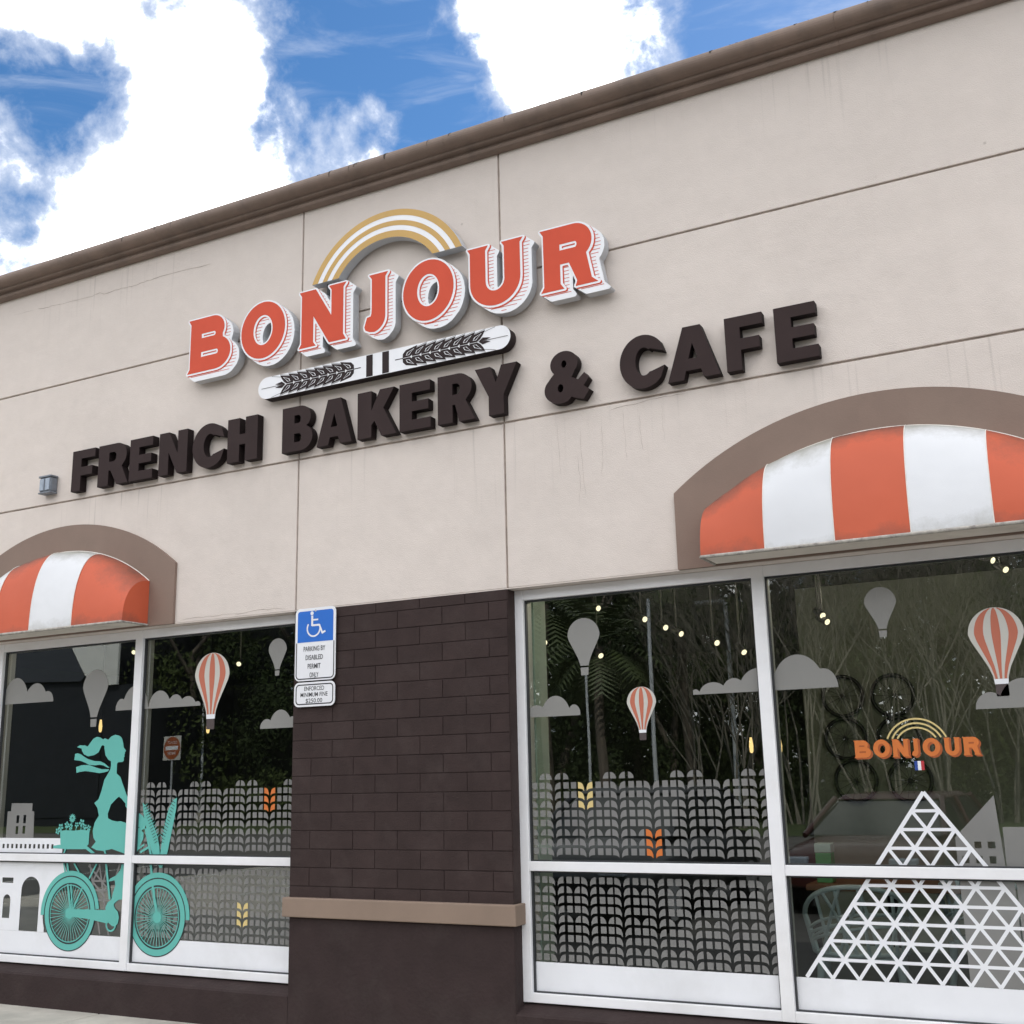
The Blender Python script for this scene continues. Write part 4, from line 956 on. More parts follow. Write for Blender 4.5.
# white arched monument
W1 = (-6.462, .584); W2 = (-5.662, .586)
slots = [rect(-7.179 + .0452 * i, -7.158 + .0452 * i, 1.006, 1.036) for i in range(12)]
o = MB(); o.fill([rect(-7.262, -6.572, .975, 1.077)] + slots, VY, None)
fend = [(W1[0] + .262 * math.cos(R(a)), W1[1] + .262 * math.sin(R(a))) for a in range(100, 212, 8)]
low = [(-7.262, .4525), (fend[-1][0], .4525)] + fend[::-1] + [(-6.548, ZT0 - .002), (-7.262, ZT0 - .002)]
o.fill([low, [(-6.951, .4545), (-6.767, .4545), (-6.766, .724)] + arc(-6.8585, .724, .0925, .092, 0, 180, 16), [(-7.13, .533), (-7.056, .533), (-7.056, .655)] + arc(-7.093, .655, .037, .037, 0, 180, 10), rect(-7.153, -7.04, .77, .806)], VY, None)
tag(o.build('monument_decal', 'vinyl_white'), 'white arched stone monument decal behind the rear wheel of the teal bicycle', 'decal')
# iron tower lattice behind the bicycle
o = MB(); yy = VY + .0008
for p_, q_ in [((-6.30, .915), (-6.17, .46)), ((-6.21, .915), (-6.09, .46)), ((-6.31, .90), (-6.13, .76)), ((-6.20, .90), (-6.26, .80)), ((-6.27, .80), (-6.14, .80)), ((-6.25, .74), (-6.13, .74)), ((-6.26, .79), (-6.14, .70)), ((-6.24, .68), (-6.11, .68)), ((-6.02, .915), (-6.06, .80)), ((-6.13, .915), (-6.16, .80))]:
    yy += .00001; o.line(p_, q_, .014, yy)
tag(o.build('tower_decal', 'vinyl_grey_dark'), 'grey iron lattice tower decal behind the teal bicycle frame', 'decal')

# woman on a bicycle: outline points measured on the glass, in metres
G_body = [(-6.489,1.695),(-6.46,1.709),(-6.436,1.705),(-6.417,1.707),(-6.384,1.697),(-6.365,1.718),(-6.333,1.749),(-6.3,1.761),(-6.266,1.755),(-6.242,1.742),(-6.22,1.748),(-6.19,1.737),(-6.162,1.759),(-6.125,1.769),(-6.091,1.762),(-6.072,1.753),(-6.058,1.738),(-6.047,1.71),(-6.039,1.679),(-6.016,1.659),(-6.026,1.647),(-6.024,1.638),(-6.03,1.631),(-6.026,1.619),(-6.034,1.611),(-6.031,1.594),(-6.043,1.583),(-6.087,1.581),(-6.094,1.57),(-6.093,1.507),(-6.056,1.483),(-6.026,1.428),(-5.997,1.376),(-5.967,1.329),(-5.975,1.282),(-5.985,1.299),(-6.012,1.319),(-6.032,1.337),(-6.059,1.351),(-6.07,1.346),(-6.092,1.331),(-6.13,1.301),(-6.155,1.239),(-6.15,1.21),(-6.114,1.196),(-6.062,1.188),(-6.034,1.191),(-5.986,1.18),(-5.922,1.165),(-5.859,1.146),(-5.816,1.115),(-5.817,1.077),(-5.843,1.033),(-5.863,0.995),(-5.971,0.977),(-6.032,0.993),(-6.099,1.009),(-6.174,0.996),(-6.242,1.0),(-6.292,1.018),(-6.253,1.055),(-6.278,1.081),(-6.288,1.126),(-6.274,1.182),(-6.238,1.228),(-6.256,1.279),(-6.288,1.312),(-6.25,1.337),(-6.228,1.389),(-6.205,1.467),(-6.165,1.519),(-6.153,1.54),(-6.15,1.568),(-6.153,1.591),(-6.179,1.601),(-6.207,1.631),(-6.222,1.679),(-6.222,1.694),(-6.239,1.702),(-6.25,1.698),(-6.263,1.677),(-6.276,1.654),(-6.316,1.636),(-6.375,1.629),(-6.416,1.644),(-6.439,1.669),(-6.442,1.685)]
G_scarf1 = [(-6.504,1.65),(-6.478,1.653),(-6.446,1.645),(-6.414,1.628),(-6.375,1.611),(-6.313,1.596),(-6.253,1.592),(-6.214,1.578),(-6.163,1.548),(-6.18,1.547),(-6.22,1.563),(-6.258,1.569),(-6.303,1.566),(-6.356,1.57),(-6.403,1.587),(-6.45,1.601),(-6.508,1.607)]
G_scarf2 = [(-6.486,1.558),(-6.432,1.57),(-6.371,1.571),(-6.31,1.556),(-6.241,1.539),(-6.166,1.537),(-6.174,1.524),(-6.209,1.517),(-6.254,1.512),(-6.322,1.521),(-6.39,1.529),(-6.447,1.525),(-6.479,1.518)]
G_arm = [(-5.998,1.344),(-5.964,1.31),(-5.874,1.248),(-5.833,1.226),(-5.809,1.204),(-5.799,1.17),(-5.809,1.14),(-5.839,1.131),(-5.865,1.154),(-5.894,1.204),(-5.967,1.26),(-5.994,1.288)]
G_leg = [(-6.001,0.918),(-5.966,0.919),(-5.949,0.689),(-6.008,0.685),(-6.032,0.673),(-6.053,0.655),(-6.044,0.632),(-6.013,0.609),(-6.0,0.574),(-6.006,0.536),(-6.032,0.514),(-6.06,0.517),(-6.093,0.538),(-6.125,0.537),(-6.121,0.613),(-6.129,0.629),(-6.11,0.665),(-6.077,0.685),(-6.065,0.729),(-6.049,0.773),(-6.055,0.808),(-6.111,0.798),(-6.103,0.816),(-6.045,0.839),(-6.007,0.878)]
G_chain = [(-6.5,0.607),(-6.419,0.613),(-6.123,0.616),(-6.099,0.614),(-6.093,0.533),(-6.124,0.534),(-6.269,0.553),(-6.431,0.563),(-6.496,0.557)]
G_basket = [(-6.603,1.125),(-6.549,1.131),(-6.466,1.128),(-6.384,1.135),(-6.318,1.128),(-6.32,1.038),(-6.338,1.024),(-6.589,1.018)]
G_rack = [(-6.661,1.026),(-6.604,1.033),(-6.342,1.028),(-6.325,1.022),(-6.254,0.982),(-6.289,0.979),(-6.343,1.006),(-6.521,1.004),(-6.659,1.01)]
G_bladeL = [(-5.835,1.312),(-5.803,1.285),(-5.772,1.237),(-5.724,1.154),(-5.687,1.088),(-5.668,1.029),(-5.661,0.979),(-5.725,0.978),(-5.761,1.061),(-5.795,1.154),(-5.822,1.237)]
G_bladeR = [(-5.557,1.327),(-5.532,1.34),(-5.535,1.268),(-5.558,1.154),(-5.597,0.98),(-5.658,0.979),(-5.646,1.072),(-5.624,1.181),(-5.6,1.269)]
G_bladeB = [(-5.673,0.923),(-5.625,0.923),(-5.635,0.894),(-5.659,0.894)]
G_flowers = [(-6.49,1.211),(-6.598,1.151),(-6.396,1.18),(-6.328,1.146),(-6.539,1.166),(-6.624,1.125),(-6.444,1.166),(-6.366,1.154),(-6.501,1.154)]
G_bars = [((-6.513,0.915),(-6.497,0.853),16),((-6.546,0.914),(-6.527,0.853),12),((-6.446,0.912),(-6.395,0.855),12),((-6.226,0.919),(-6.294,0.812),12),((-6.146,0.925),(-6.092,0.685),16),((-6.495,0.774),(-6.451,0.608),14),((-6.463,0.775),(-6.435,0.609),10),((-6.348,0.761),(-6.427,0.615),11),((-5.8,1.143),(-5.74,0.974),16),((-5.739,0.922),(-5.725,0.85),18),((-5.717,0.796),(-5.665,0.611),16),((-5.84,0.989),(-5.758,1.026),14),((-6.538,1.005),(-6.551,0.975),12),((-6.171,1.008),(-6.152,0.975),14),((-5.857,1.011),(-5.802,1.041),10)]
G_crank = [(-6.069,0.528)]

gw = thing('cyclist_decal', 'teal silhouette decal of a woman with ponytail riding a bicycle, scarf flying', 'decal', (-6.06, .1268, .345))
TY = .1268
def cut(poly, lo, hi):
    """clip an outline to a height band (the transom hides nothing: the film stops at the sash)"""
    def half(p, z, keep_above):
        o = []
        for i in range(len(p)):
            a, b = p[i - 1], p[i]; ia, ib = (a[1] >= z) == keep_above, (b[1] >= z) == keep_above
            if ia != ib: t = (z - a[1]) / (b[1] - a[1]); o.append((a[0] + (b[0] - a[0]) * t, z))
            if ib: o.append(b)
        return o
    return half(half(poly, lo, True), hi, False)
o = MB(); o.fill([G_body], TY, None); o.fill([cut(G_arm, ZT1, 3)], TY - .0003, None); o.fill([cut(G_leg, .3, ZT0)], TY - .0006, None); o.build('woman', 'vinyl_teal', gw)
o = MB(); o.fill([G_scarf1], TY, None); o.fill([G_scarf2], TY - .0002, None); o.build('scarf', 'vinyl_teal', gw)
def wheel(C):
    o = MB(); o.ring(*C, .199, .238, TY - .0008, n=90); o.ring(*C, .181, .188, TY - .0008, n=90); o.ring(*C, .0, .034, TY - .0012, n=30)
    for q in range(40):
        a = 2 * pi * q / 40 + .03
        o.line((C[0] + .02 * math.cos(a + .25), C[1] + .02 * math.sin(a + .25)), (C[0] + .182 * math.cos(a), C[1] + .182 * math.sin(a)), .0042, TY - .0009 - .000002 * q)
    return o.build('wheel', 'vinyl_teal', gw)
wheel(W1); wheel(W2)
o = MB(); o.ring(*W1, .206, .237, TY - .00065, n=90); 
o = MB(); o.ring(*W1, .246, .278, TY - .001, R(8), R(184), 70); o.build('mudguard', 'vinyl_teal', gw)
o = MB(); o.ring(*W2, .246, .278, TY - .001, R(-2), R(150), 70); o.build('mudguard', 'vinyl_teal', gw)
# dark line of bare glass between the tyre and the rim shows on the white film
o = MB(); o.ring(*W1, .188, .199, TY + .0003, n=90); o.ring(*W2, .188, .199, TY + .0003, n=90)
for C in (W1, W2):
    o.ring(*C, .238, .2445, TY + .0003, R(0), R(360), 90)
o.build('outline', 'black_ink', gw)
o = MB(); o.fill([G_chain], TY - .0014, None); o.ring(-6.069, .528, .036, .048, TY - .0016, n=36); o.build('chain_case', 'vinyl_teal', gw)
o = MB()
for q, (a, b, wd) in enumerate(G_bars): o.line(a, b, wd * .00112, TY - .0017 - .00002 * q)
o.build('frame', 'vinyl_teal', gw)
o = MB(); o.fill([G_basket], TY - .0002, None); o.fill([G_rack], TY - .0004, None); o.build('basket', 'vinyl_teal', gw)
for q, (fx, fz) in enumerate(G_flowers):
    o = MB(); rr = (.034, .028, .03, .024, .026, .026, .022, .022, .024)[q]; np_ = 12 if q == 0 else 5
    for j in range(np_):
        a = 2 * pi * j / np_ + q
        c, s__ = math.cos(a), math.sin(a); wv = rr * (.16 if q == 0 else .34)
        o.sheet([(fx + c * .004, fz + s__ * .004), (fx + c * rr * .6 - s__ * wv, fz + s__ * rr * .6 + c * wv), (fx + c * rr, fz + s__ * rr), (fx + c * rr * .6 + s__ * wv, fz + s__ * rr * .6 - c * wv)], TY - .0008 - .00003 * j - .0004 * (q % 3))
    o.line((fx, fz), (fx + (.01 if q % 2 else -.008), 1.12), .006, TY - .0006 - .00001 * q)
    o.build('flower', 'vinyl_teal', gw)
o = MB()
for q, poly in enumerate((G_bladeL, G_bladeR, G_bladeB)): o.fill([poly], TY - .0025 - .0003 * q, None)
for a, b, s_ in ((G_bladeL[0], (-5.69, 1.07), 1), (G_bladeR[1], (-5.64, 1.07), -1)):
    for j in range(13):
        t = .08 + .9 * j / 13; x = a[0] + (b[0] - a[0]) * t + s_ * .012; z = a[1] + (b[1] - a[1]) * t
        o.sheet([(x, z), (x, z - .011), (x + s_ * .026, z + .016)], TY - .0034 - .00002 * j)
o.build('front_basket', 'vinyl_teal', gw)
nb = MB()
for a, b, s_ in ((G_bladeL[0], (-5.70, 1.03), 1), (G_bladeR[1], (-5.64, 1.03), -1)):
    for j in range(14):
        t = .1 + .88 * j / 14; x = a[0] + (b[0] - a[0]) * t - s_ * .004; z = a[1] + (b[1] - a[1]) * t
        nb.line((x + s_ * .004, z - .004), (x + s_ * .030, z + .009), .0038, TY - .0040 - .00002 * j)
nb.build('weave_slit', 'black_ink', gw)

# small logo on the glass
lg = thing('logo_decal', 'small orange Bonjour lettering under a cream arc on the window glass', 'decal', (-.845, VY, 1.476))
for ch, a, b in (('B', -1.137, -1.057), ('O', -1.045, -.966), ('N', -.957, -.877), ('J', -.866, -.832), ('O', -.815, -.735), ('U', -.718, -.645), ('R', -.635, -.556)):
    w_, gl_ = glyph_slab(ch); z0, hh = 1.479, .083
    lp = [[(a + p[0] / w_ * (b - a), z0 + p[1] * hh) for p in l] for l in gl_]
    o = MB(); o.fill(grow([[(p[0] * 6, p[1] * 6) for p in l] for l in lp], .0, (.055, -.045), .012) and [[(p[0] / 6, p[1] / 6) for p in l] for l in grow([[(p[0] * 6, p[1] * 6) for p in l] for l in lp], .0, (.055, -.045), .008)], VY, None); o.build('letter_shade', 'vinyl_orange_dark', lg)
    o = MB(); o.fill(lp, VY - .0005, None); o.build('letter', 'vinyl_orange', lg)
lc = (-.839, 1.51)
for ra, rb_ in ((.142, .150), (.121, .129), (.100, .108)):
    o = MB(); aa = math.asin(.057 / rb_); o.ring(*lc, ra, rb_, VY, aa, pi - aa, 40); o.build('arc', 'vinyl_yellow', lg)
fd = thing('flag_decal', 'tiny blue white and red flag decal below the small orange logo', 'decal', (-.838, VY, 1.414))
for i, mt in enumerate(('flag_blue', 'vinyl_white', 'flag_red')):
    o = MB(); o.sheet(rect(-.860 + .0148 * i, -.8452 + .0148 * i, 1.414, 1.457), VY); o.build('stripe', mt, fd)

# ------------------------------------------------------------------ inside the shop
def spot(x, y, z, aim, label, lit=True):
    t = thing('ceiling_spotlight', label, 'light', (x, y, z), 'lit spotlights on the shop ceiling')
    d = Vector(aim).normalized(); p = Vector((x, y, z))
    o = MB(); o.tube([p - d * .11, p - d * .10, p], [.018, .024, .027], 14); o.build('head', 'black_metal', t)
    o = MB(); o.tube([p + d * .001, p + d * .002], [.021, .021], 14); o.build('lamp_face', 'spot_glow', t)
    o = MB(); o.tube([p - d * .06, (x - d.x * .06, y - d.y * .06, 2.979)], .010, 6); o.build('stem', 'black_metal', t)
SPL = 'glowing ceiling spotlight seen through the right hand window, one of a scattered set'
for i, (x, y, z) in enumerate([(-3.345, 2.2, 2.653), (-2.975, 2.2, 2.539), (-2.816, 2.2, 2.465), (-2.699, 2.2, 2.41), (-3.805, 2.2, 2.426), (-3.34, 2.2, 2.294), (-2.435, 2.2, 2.325), (-2.242, 2.2, 2.245)]):
    spot(x, y, z, (random.uniform(.9, 2.2), -1, -.5 - .7 * random.random()), SPL)
SP2 = 'glowing ceiling spotlight in the upper part of the pane with the orange logo'
for (x, y, z) in [(-.552, 2.2, 2.726), (-.482, 2.2, 2.657), (-1.672, 2.2, 2.458), (-1.645, 2.2, 2.412), (-2.045, 2.2, 2.66)]: spot(x, y, z, (random.uniform(.8, 2.0), -1, -.8), SP2)
spot(-8.123, 2.2, 2.648, (.5, -1, -.5), 'glowing ceiling spotlight at the top of the pane with the cycling woman')
spot(-6.84, 2.2, 2.456, (.5, -1, -.5), 'glowing ceiling spotlight right of the coral striped balloon in the left window')
def pendant(x, y, z, label):
    t = thing('pendant_bulb', label, 'light', (x, y, z), 'amber filament pendant bulbs')
    o = MB(); o.tube([(x, y, z - .07), (x, y, z - .055), (x, y, z - .01), (x, y, z + .04), (x, y, z + .06)], [.008, .015, .018, .012, .009], 14); o.build('bulb', 'amber_glow', t)
    o = MB(); o.tube([(x, y, z + .061), (x, y, z + .12)], .02, 10); o.build('socket', 'black_metal', t)
    o = MB(); o.tube([(x, y, z + .121), (x, y, 2.979)], .005, 5); o.build('cord', 'black_metal', t)
pendant(-2.746, 4.0, 1.642, 'amber pendant bulb above the wheat pattern near the mullion')
pendant(-2.50, 4.0, 1.634, 'amber pendant bulb at the left edge of the pane with the orange logo')
pendant(-9.365, 3.0, 2.036, 'amber pendant bulb over the head of the cycling woman')
pendant(-7.898, 3.0, 1.973, 'amber pendant bulb under the basket of the striped balloon in the left window')
# added fill for the spotlights: points without fixtures brighten jamb, chairs and partition
for q, (x, y, z, e_) in enumerate([(-2.2, 1.3, 2.75, 13), (-.6, 1.5, 2.75, 16), (-1.5, 2.9, 2.7, 3), (-6.4, 1.4, 2.75, 10)]):
    ld = bpy.data.lights.new('room_fill', 'POINT'); ld.energy = e_; ld.color = (1, .86, .66); ld.shadow_soft_size = .06
    lo = bpy.data.objects.new('room_fill', ld); COL.objects.link(lo); lo.location = (x, y, z)
# chairs
def make_chair(x, y, rz, label):
    t = thing('cafe_chair', label, 'chair', (x, y, 0), 'pale blue chairs inside the right hand window')
    M4 = Matrix.Translation((x, y, 0)) @ Matrix.Rotation(rz, 4, 'Z')
    T = lambda a, b, c: tuple(M4 @ Vector((a, b, c)))
    for sx in (-1, 1):
        for sy in (-1, 1):
            o = MB(); o.tube([T(sx * .25, sy * .24, 0), T(sx * .215, sy * .20, .25), T(sx * .20, sy * .19, .44)], [.014, .020, .024], 8); o.build('leg', 'chair_blue', t)
    o = MB(); sh = []
    n = 14
    pts = [(.235 * math.copysign(abs(math.cos(a)) ** .6, math.cos(a)), .23 * math.copysign(abs(math.sin(a)) ** .6, math.sin(a))) for a in [2 * pi * i / 28 for i in range(28)]]
    vs = [T(p[0], p[1], .452) for p in pts] + [T(p[0], p[1], .43) for p in pts] + [T(0, 0, .44)]
    fs = [(i, (i + 1) % 28, 56) for i in range(28)] + [tuple(range(28, 56))[::-1]] + [(i, i + 28, (i + 1) % 28 + 28, (i + 1) % 28) for i in range(28)]
    o.add(vs, fs); o.build('seat', 'chair_blue', t)
    # curved back shell of criss-cross ribs, wrapping forward at the sides
    def shell(u, v): a = u * 1.15; rr_ = .245 + .035 * v; return T(rr_ * math.sin(a), .02 + rr_ * math.cos(a) * .92 + .06 * v, .46 + .36 * v - .10 * (abs(u) ** 2.2) * v)
    o = MB()
    o.tube([shell(u, 1) for u in np.linspace(-1.25, 1.25, 22)], .014, 6); o.tube([shell(u, .02) for u in np.linspace(-1.25, 1.25, 22)], .014, 6)
    o.tube([shell(-1.25, v) for v in np.linspace(0, 1, 5)], .013, 6); o.tube([shell(1.25, v) for v in np.linspace(0, 1, 5)], .013, 6)
    rg = random.Random(3)
    for q in range(13):
        u0 = -1.15 + 2.3 * q / 12; u1 = max(-1.2, min(1.2, u0 + rg.choice((-.55, -.3, .3, .55, .12))))
        o.tube([shell(u0 + (u1 - u0) * v, v) for v in np.linspace(0.02, 1, 6)], .010, 5)
    for q in range(4):
        v0_, v1_ = rg.uniform(.1, .9), rg.uniform(.1, .9); o.tube([shell(u, v0_ + (v1_ - v0_) * (u + 1.2) / 2.4) for u in np.linspace(-1.2, 1.2, 14)], .009, 5)
    o.build('backrest', 'chair_blue', t)
make_chair(-1.36, 1.0, R(188), 'pale blue lattice backed chair close behind the left part of the lattice pyramid')
make_chair(-.72, 1.75, R(165), 'pale blue lattice backed chair further inside behind the top of the lattice pyramid')
make_chair(-.30, .95, R(200), 'pale blue lattice backed chair behind the right slope of the lattice pyramid')
tb = thing('cafe_table', 'small wooden cafe table standing among the pale blue chairs', 'table', (-1.25, 1.72, 0))
o = MB(); o.box(-1.75, -.85, 1.45, 2.0, .72, .755); o.build('tabletop', 'wood_table', tb, bevel=.004)
o = MB(); o.tube([(-1.30, 1.72, .03), (-1.30, 1.72, .719)], .03, 12); o.build('column', 'black_metal', tb)
o = MB(); o.tube([(-1.30, 1.72, .0), (-1.30, 1.72, .02), (-1.30, 1.72, .03)], [.22, .21, .05], 20); o.build('foot', 'black_metal', tb)
cp = thing('paper_box', 'green box with a pale top standing on the cafe table', 'box', (-1.655, 1.6, .756))
o = MB(); o.box(-1.705, -1.61, 1.56, 1.66, .756, .93); o.build('body', 'green_plastic', cp, bevel=.004)
o = MB(); o.box(-1.707, -1.608, 1.558, 1.662, .931, .985); o.build('lid', 'pale_plastic', cp, bevel=.004)
# bicycle wheels hung on the partition wall
def hung_wheel(x, z, label):
    t = thing('bicycle_wheel', label, 'wheel', (x, 4.17, z), 'black bicycle wheels on the inner wall'); r_ = .165
    o = MB(); o.tube([(x + r_ * math.cos(a), 4.165, z + r_ * math.sin(a)) for a in np.linspace(0, 2 * pi, 41)], .017, 6, cap=False); o.build('tyre', 'black_rubber', t)
    o = MB()
    for q in range(14):
        a = 2 * pi * q / 14; o.tube([(x, 4.165, z), (x + .15 * math.cos(a), 4.165, z + .15 * math.sin(a))], .002, 3)
    o.tube([(x, 4.14, z), (x, 4.195, z)], .018, 8); o.build('spokes', 'black_metal', t)
for x, z, lb in [(-1.98, 2.02, 'upper left'), (-1.575, 2.01, 'upper right'), (-1.985, 1.67, 'middle left'), (-1.56, 1.66, 'middle right'), (-1.93, 1.325, 'lower left'), (-1.50, 1.32, 'lower right')]:
    hung_wheel(x, z, 'black bicycle wheel hung on the inner wall, %s of the six' % lb)

# ------------------------------------------------------------------ across the car park (seen mirrored in the glass)
def leaves(centres, radii, n, size, flat=.75):
    """n small leaf quads in clumps; returns verts, faces"""
    cs = np.array(centres); rs = np.array(radii); pr_ = rs ** 2 / (rs ** 2).sum()
    idx = rng.choice(len(cs), n, p=pr_)
    d = rng.normal(size=(n, 3)); d /= np.linalg.norm(d, axis=1)[:, None]
    p = cs[idx] + d * (rs[idx] * rng.uniform(.45, 1.05, n) ** .7)[:, None] * np.array([1, 1, flat])
    a = rng.normal(size=(n, 3)); a /= np.linalg.norm(a, axis=1)[:, None]
    b = np.cross(a, d + .3 * rng.normal(size=(n, 3))); b /= np.linalg.norm(b, axis=1)[:, None] + 1e-9
    s = size * rng.uniform(.6, 1.4, n)[:, None]
    q = np.stack([p - a * s, p + b * s * .45, p + a * s, p - b * s * .45], 1).reshape(-1, 3)
    return q.tolist(), [(4 * i, 4 * i + 1, 4 * i + 2, 4 * i + 3) for i in range(n)]
def limb(o, p, d, ln, r, depth, rg, tips, split=3):
    pts = [p]; dd = d.copy()
    for i in range(4):
        dd = (dd + Vector((rg.uniform(-.14, .14), rg.uniform(-.14, .14), rg.uniform(-.02, .12)))).normalized(); pts.append(pts[-1] + dd * ln / 4)
    o.tube(pts, [r * (1 - .12 * i) for i in range(5)], 5 if depth else 4, cap=False)
    tips.append(pts[-1])
    if depth <= 0: return
    for k_ in range(split):
        f = pts[rg.choice((2, 3, 4))] if k_ else pts[4]
        nd = (dd + Vector((rg.uniform(-1, 1), rg.uniform(-1, 1), rg.uniform(-.15, .6))) * .75).normalized()
        limb(o, f, nd, ln * rg.uniform(.6, .8), r * .58, depth - 1, rg, tips, split)
def leafy_tree(x, y, h, sp, label, n=2600, mat='leaf_dark', seed=0, low=.12):
    rg = random.Random(seed); t = thing('tree', label, 'tree', (x, y, -.13), 'trees across the car park')
    o = MB(); tips = []
    limb(o, Vector((x, y, -.2)), Vector((rg.uniform(-.05, .05), 0, 1)), h * .45, h * .026, 2, rg, tips); o.build('trunk', 'bark', t)
    cs = [(x + rg.uniform(-1, 1) * sp * .8 * math.sin(pi * min(1, .35 + f * .6)), y + rg.uniform(-1, 1) * sp * .6, h * f) for f in [low + (1 - low) * rg.random() ** .8 * .92 for _ in range(34)]]
    rs = [sp * rg.uniform(.22, .42) for _ in cs]
    v, f = leaves(cs, rs, n * 4, .10); o = MB(); o.add(v, f); o.build('crown', mat, t)
def bare_tree(x, y, h, label, seed):
    rg = random.Random(seed); t = thing('tree', label, 'tree', (x, y, -.13), 'trees across the car park')
    o = MB(); tips = []
    for q in range(4): limb(o, Vector((x + rg.uniform(-.25, .25), y, -.2)), Vector((rg.uniform(-.22, .22), rg.uniform(-.1, .1), 1)).normalized(), h * .38, h * .0046, 5, rg, tips)
    o.build('trunk', 'pale_bark', t)
    v, f = leaves([tuple(p) for p in tips], [.35] * len(tips), 900, .05); o = MB(); o.add(v, f); o.build('twig_leaves', 'leaf_mid', t)
def palm(x, y, h, label, seed):
    rg = random.Random(seed); t = thing('palm_tree', label, 'tree', (x, y, -.13), 'palm trees across the car park')
    o = MB(); o.tube([(x + .06 * math.sin(i), y, -.2 + h * i / 8) for i in range(9)], [.17 - .004 * i for i in range(9)], 9); o.build('trunk', 'bark', t)
    o = MB()
    for q in range(34):
        az = rg.uniform(0, 2 * pi); el = rg.uniform(-.7, 1.2); ln = rg.uniform(1.9, 2.6)
        p = Vector((x, y, h - .2)); dr = Vector((math.cos(az) * math.cos(el), math.sin(az) * math.cos(el), math.sin(el)))
        for i in range(14):
            p2 = p + dr * ln / 14; dr = (dr + Vector((0, 0, -.085))).normalized(); sd_ = dr.cross(Vector((0, 0, 1))).normalized()
            if i > 2:
                w_ = .62 * math.sin(pi * (i - 1) / 14) + .08
                for s in (-1, 1):
                    tip = p + sd_ * s * w_ + dr * .30 + Vector((0, 0, -.18 * w_))
                    o.add([p, p + dr * .09, tip], [(0, 1, 2)])
            p = p2
    o.build('crown', 'leaf_palm', t)
rt = random.Random(11)
i = 0
for x, y, h, sp, m_ in [(-52, -33, 15, 5, 'leaf_dark'), (-45, -31, 16, 5.2, 'leaf_dark'), (-38.5, -32, 15, 4.8, 'leaf_dark'), (-33.5, -30, 13.5, 4.4, 'leaf_mid'), (-29, -32, 14, 4.6, 'leaf_dark'), (-24.5, -35, 12, 4.4, 'leaf_dark'), (-20, -36, 10, 4.0, 'leaf_dark'),
                         (-15.5, -38, 9.5, 3.8, 'leaf_dark'), (-11.5, -36, 7.5, 3.6, 'leaf_mid'), (-7.5, -37, 8.5, 3.8, 'leaf_dark'), (-3, -37, 8.0, 3.8, 'leaf_mid'), (2, -36, 9, 4, 'leaf_dark'), (-42, -38, 18, 5.5, 'leaf_dark'), (-30, -39, 17, 5, 'leaf_dark'), (-18, -41, 12, 5, 'leaf_dark'), (-6, -42, 11.5, 5, 'leaf_dark')]:
    leafy_tree(x, y, h, sp, 'dark leafy tree across the car park mirrored in the window glass', 3200, m_, 100 + i); i += 1
for j, (x, y, h) in enumerate([(-9.2, -25.5, 8.5), (-7.1, -24.5, 9.5), (-5.2, -26, 9.0), (-3.6, -24.5, 9.5), (-1.6, -25.5, 9.0), (-11.0, -27, 8.5), (.6, -25, 9), (-8.2, -27.5, 9.5), (-6.0, -27, 10), (-2.7, -28, 10), (-4.4, -28.5, 10.5), (-10.2, -29, 10)]):
    bare_tree(x, y, h, 'bare branched pale tree across the car park mirrored in the window glass', 40 + j)
palm(-13.6, -26, 5.4, 'palm tree mirrored behind the grey balloon in the right hand window', 5)
palm(-15.9, -27, 7.0, 'palm tree mirrored at the left edge of the right hand window', 6)
palm(-11.9, -29, 7.6, 'taller palm tree mirrored behind the small striped balloon', 8)
def pole(x, y, h, r, label, head=None):
    t = thing('lamp_post', label, 'street lamp', (x, y, -.13), 'pale poles across the car park')
    o = MB(); o.tube([(x, y, -.13), (x, y, h)], [r, r * .75], 10); o.build('post', 'pole_paint', t)
    o = MB(); o.tube([(x, y, -.13), (x, y, .25)], [.2, .18], 12); o.build('footing', 'concrete', t)
    o = MB(); o.box(x - .95, x - .05, y - .16, y + .16, h - .02, h + .1); head and o.build('lamp_head', 'pole_paint', t, bevel=.02)
pole(-13.15, -24, 4.4, .045, 'thin white lamp post mirrored under the grey balloon')
pole(-11.17, -24, 6.2, .065, 'white lamp post mirrored beside the smallest striped balloon')
pole(-10.12, -28, 6.5, .085, 'thick pale lamp post mirrored below the long cloud decal', True)
pole(-32.9, -30, 4.6, .07, 'pale lamp post mirrored below the striped balloon of the left window')
pole(-26.0, -34, 4.0, .05, 'short pale lamp post mirrored beside the brick pier')
dn = thing('traffic_sign', 'round red no entry sign with white bar on a post mirrored in the left window', 'sign', (-26.85, -22, -.13))
o = MB(); o.tube([(-26.85, -22.03, -.13), (-26.85, -22.03, 2.85)], .035, 8); o.build('post', 'galvanised', dn)
o = MB(); o.box(-27.23, -26.47, -22.0, -21.99, 2.13, 2.89); o.build('panel', 'vinyl_cream', dn)
o = MB(); o.plate(arc(-26.85, 2.51, .355, .355, 0, 354, 59), -21.987, -21.989, 0); o.build('disc', 'vinyl_orange_dark', dn)
o = MB(); o.box(-27.12, -26.58, -21.986, -21.984, 2.45, 2.57); o.build('bar', 'sign_white', dn)
o = MB(); text_polys(o, 'DO NOT', -26.85, 2.64, .09, -21.984, width=.40, facing=1); text_polys(o, 'ENTER', -26.85, 2.30, .09, -21.984, width=.36, facing=1); o.build('lettering', 'sign_white', dn)
wv, wf = leaves([(random.uniform(-75, 25), random.uniform(-52, -46), random.uniform(-.5, 11.5)) for _ in range(420)], [random.uniform(1.8, 3.2) for _ in range(420)], 80000, .30)
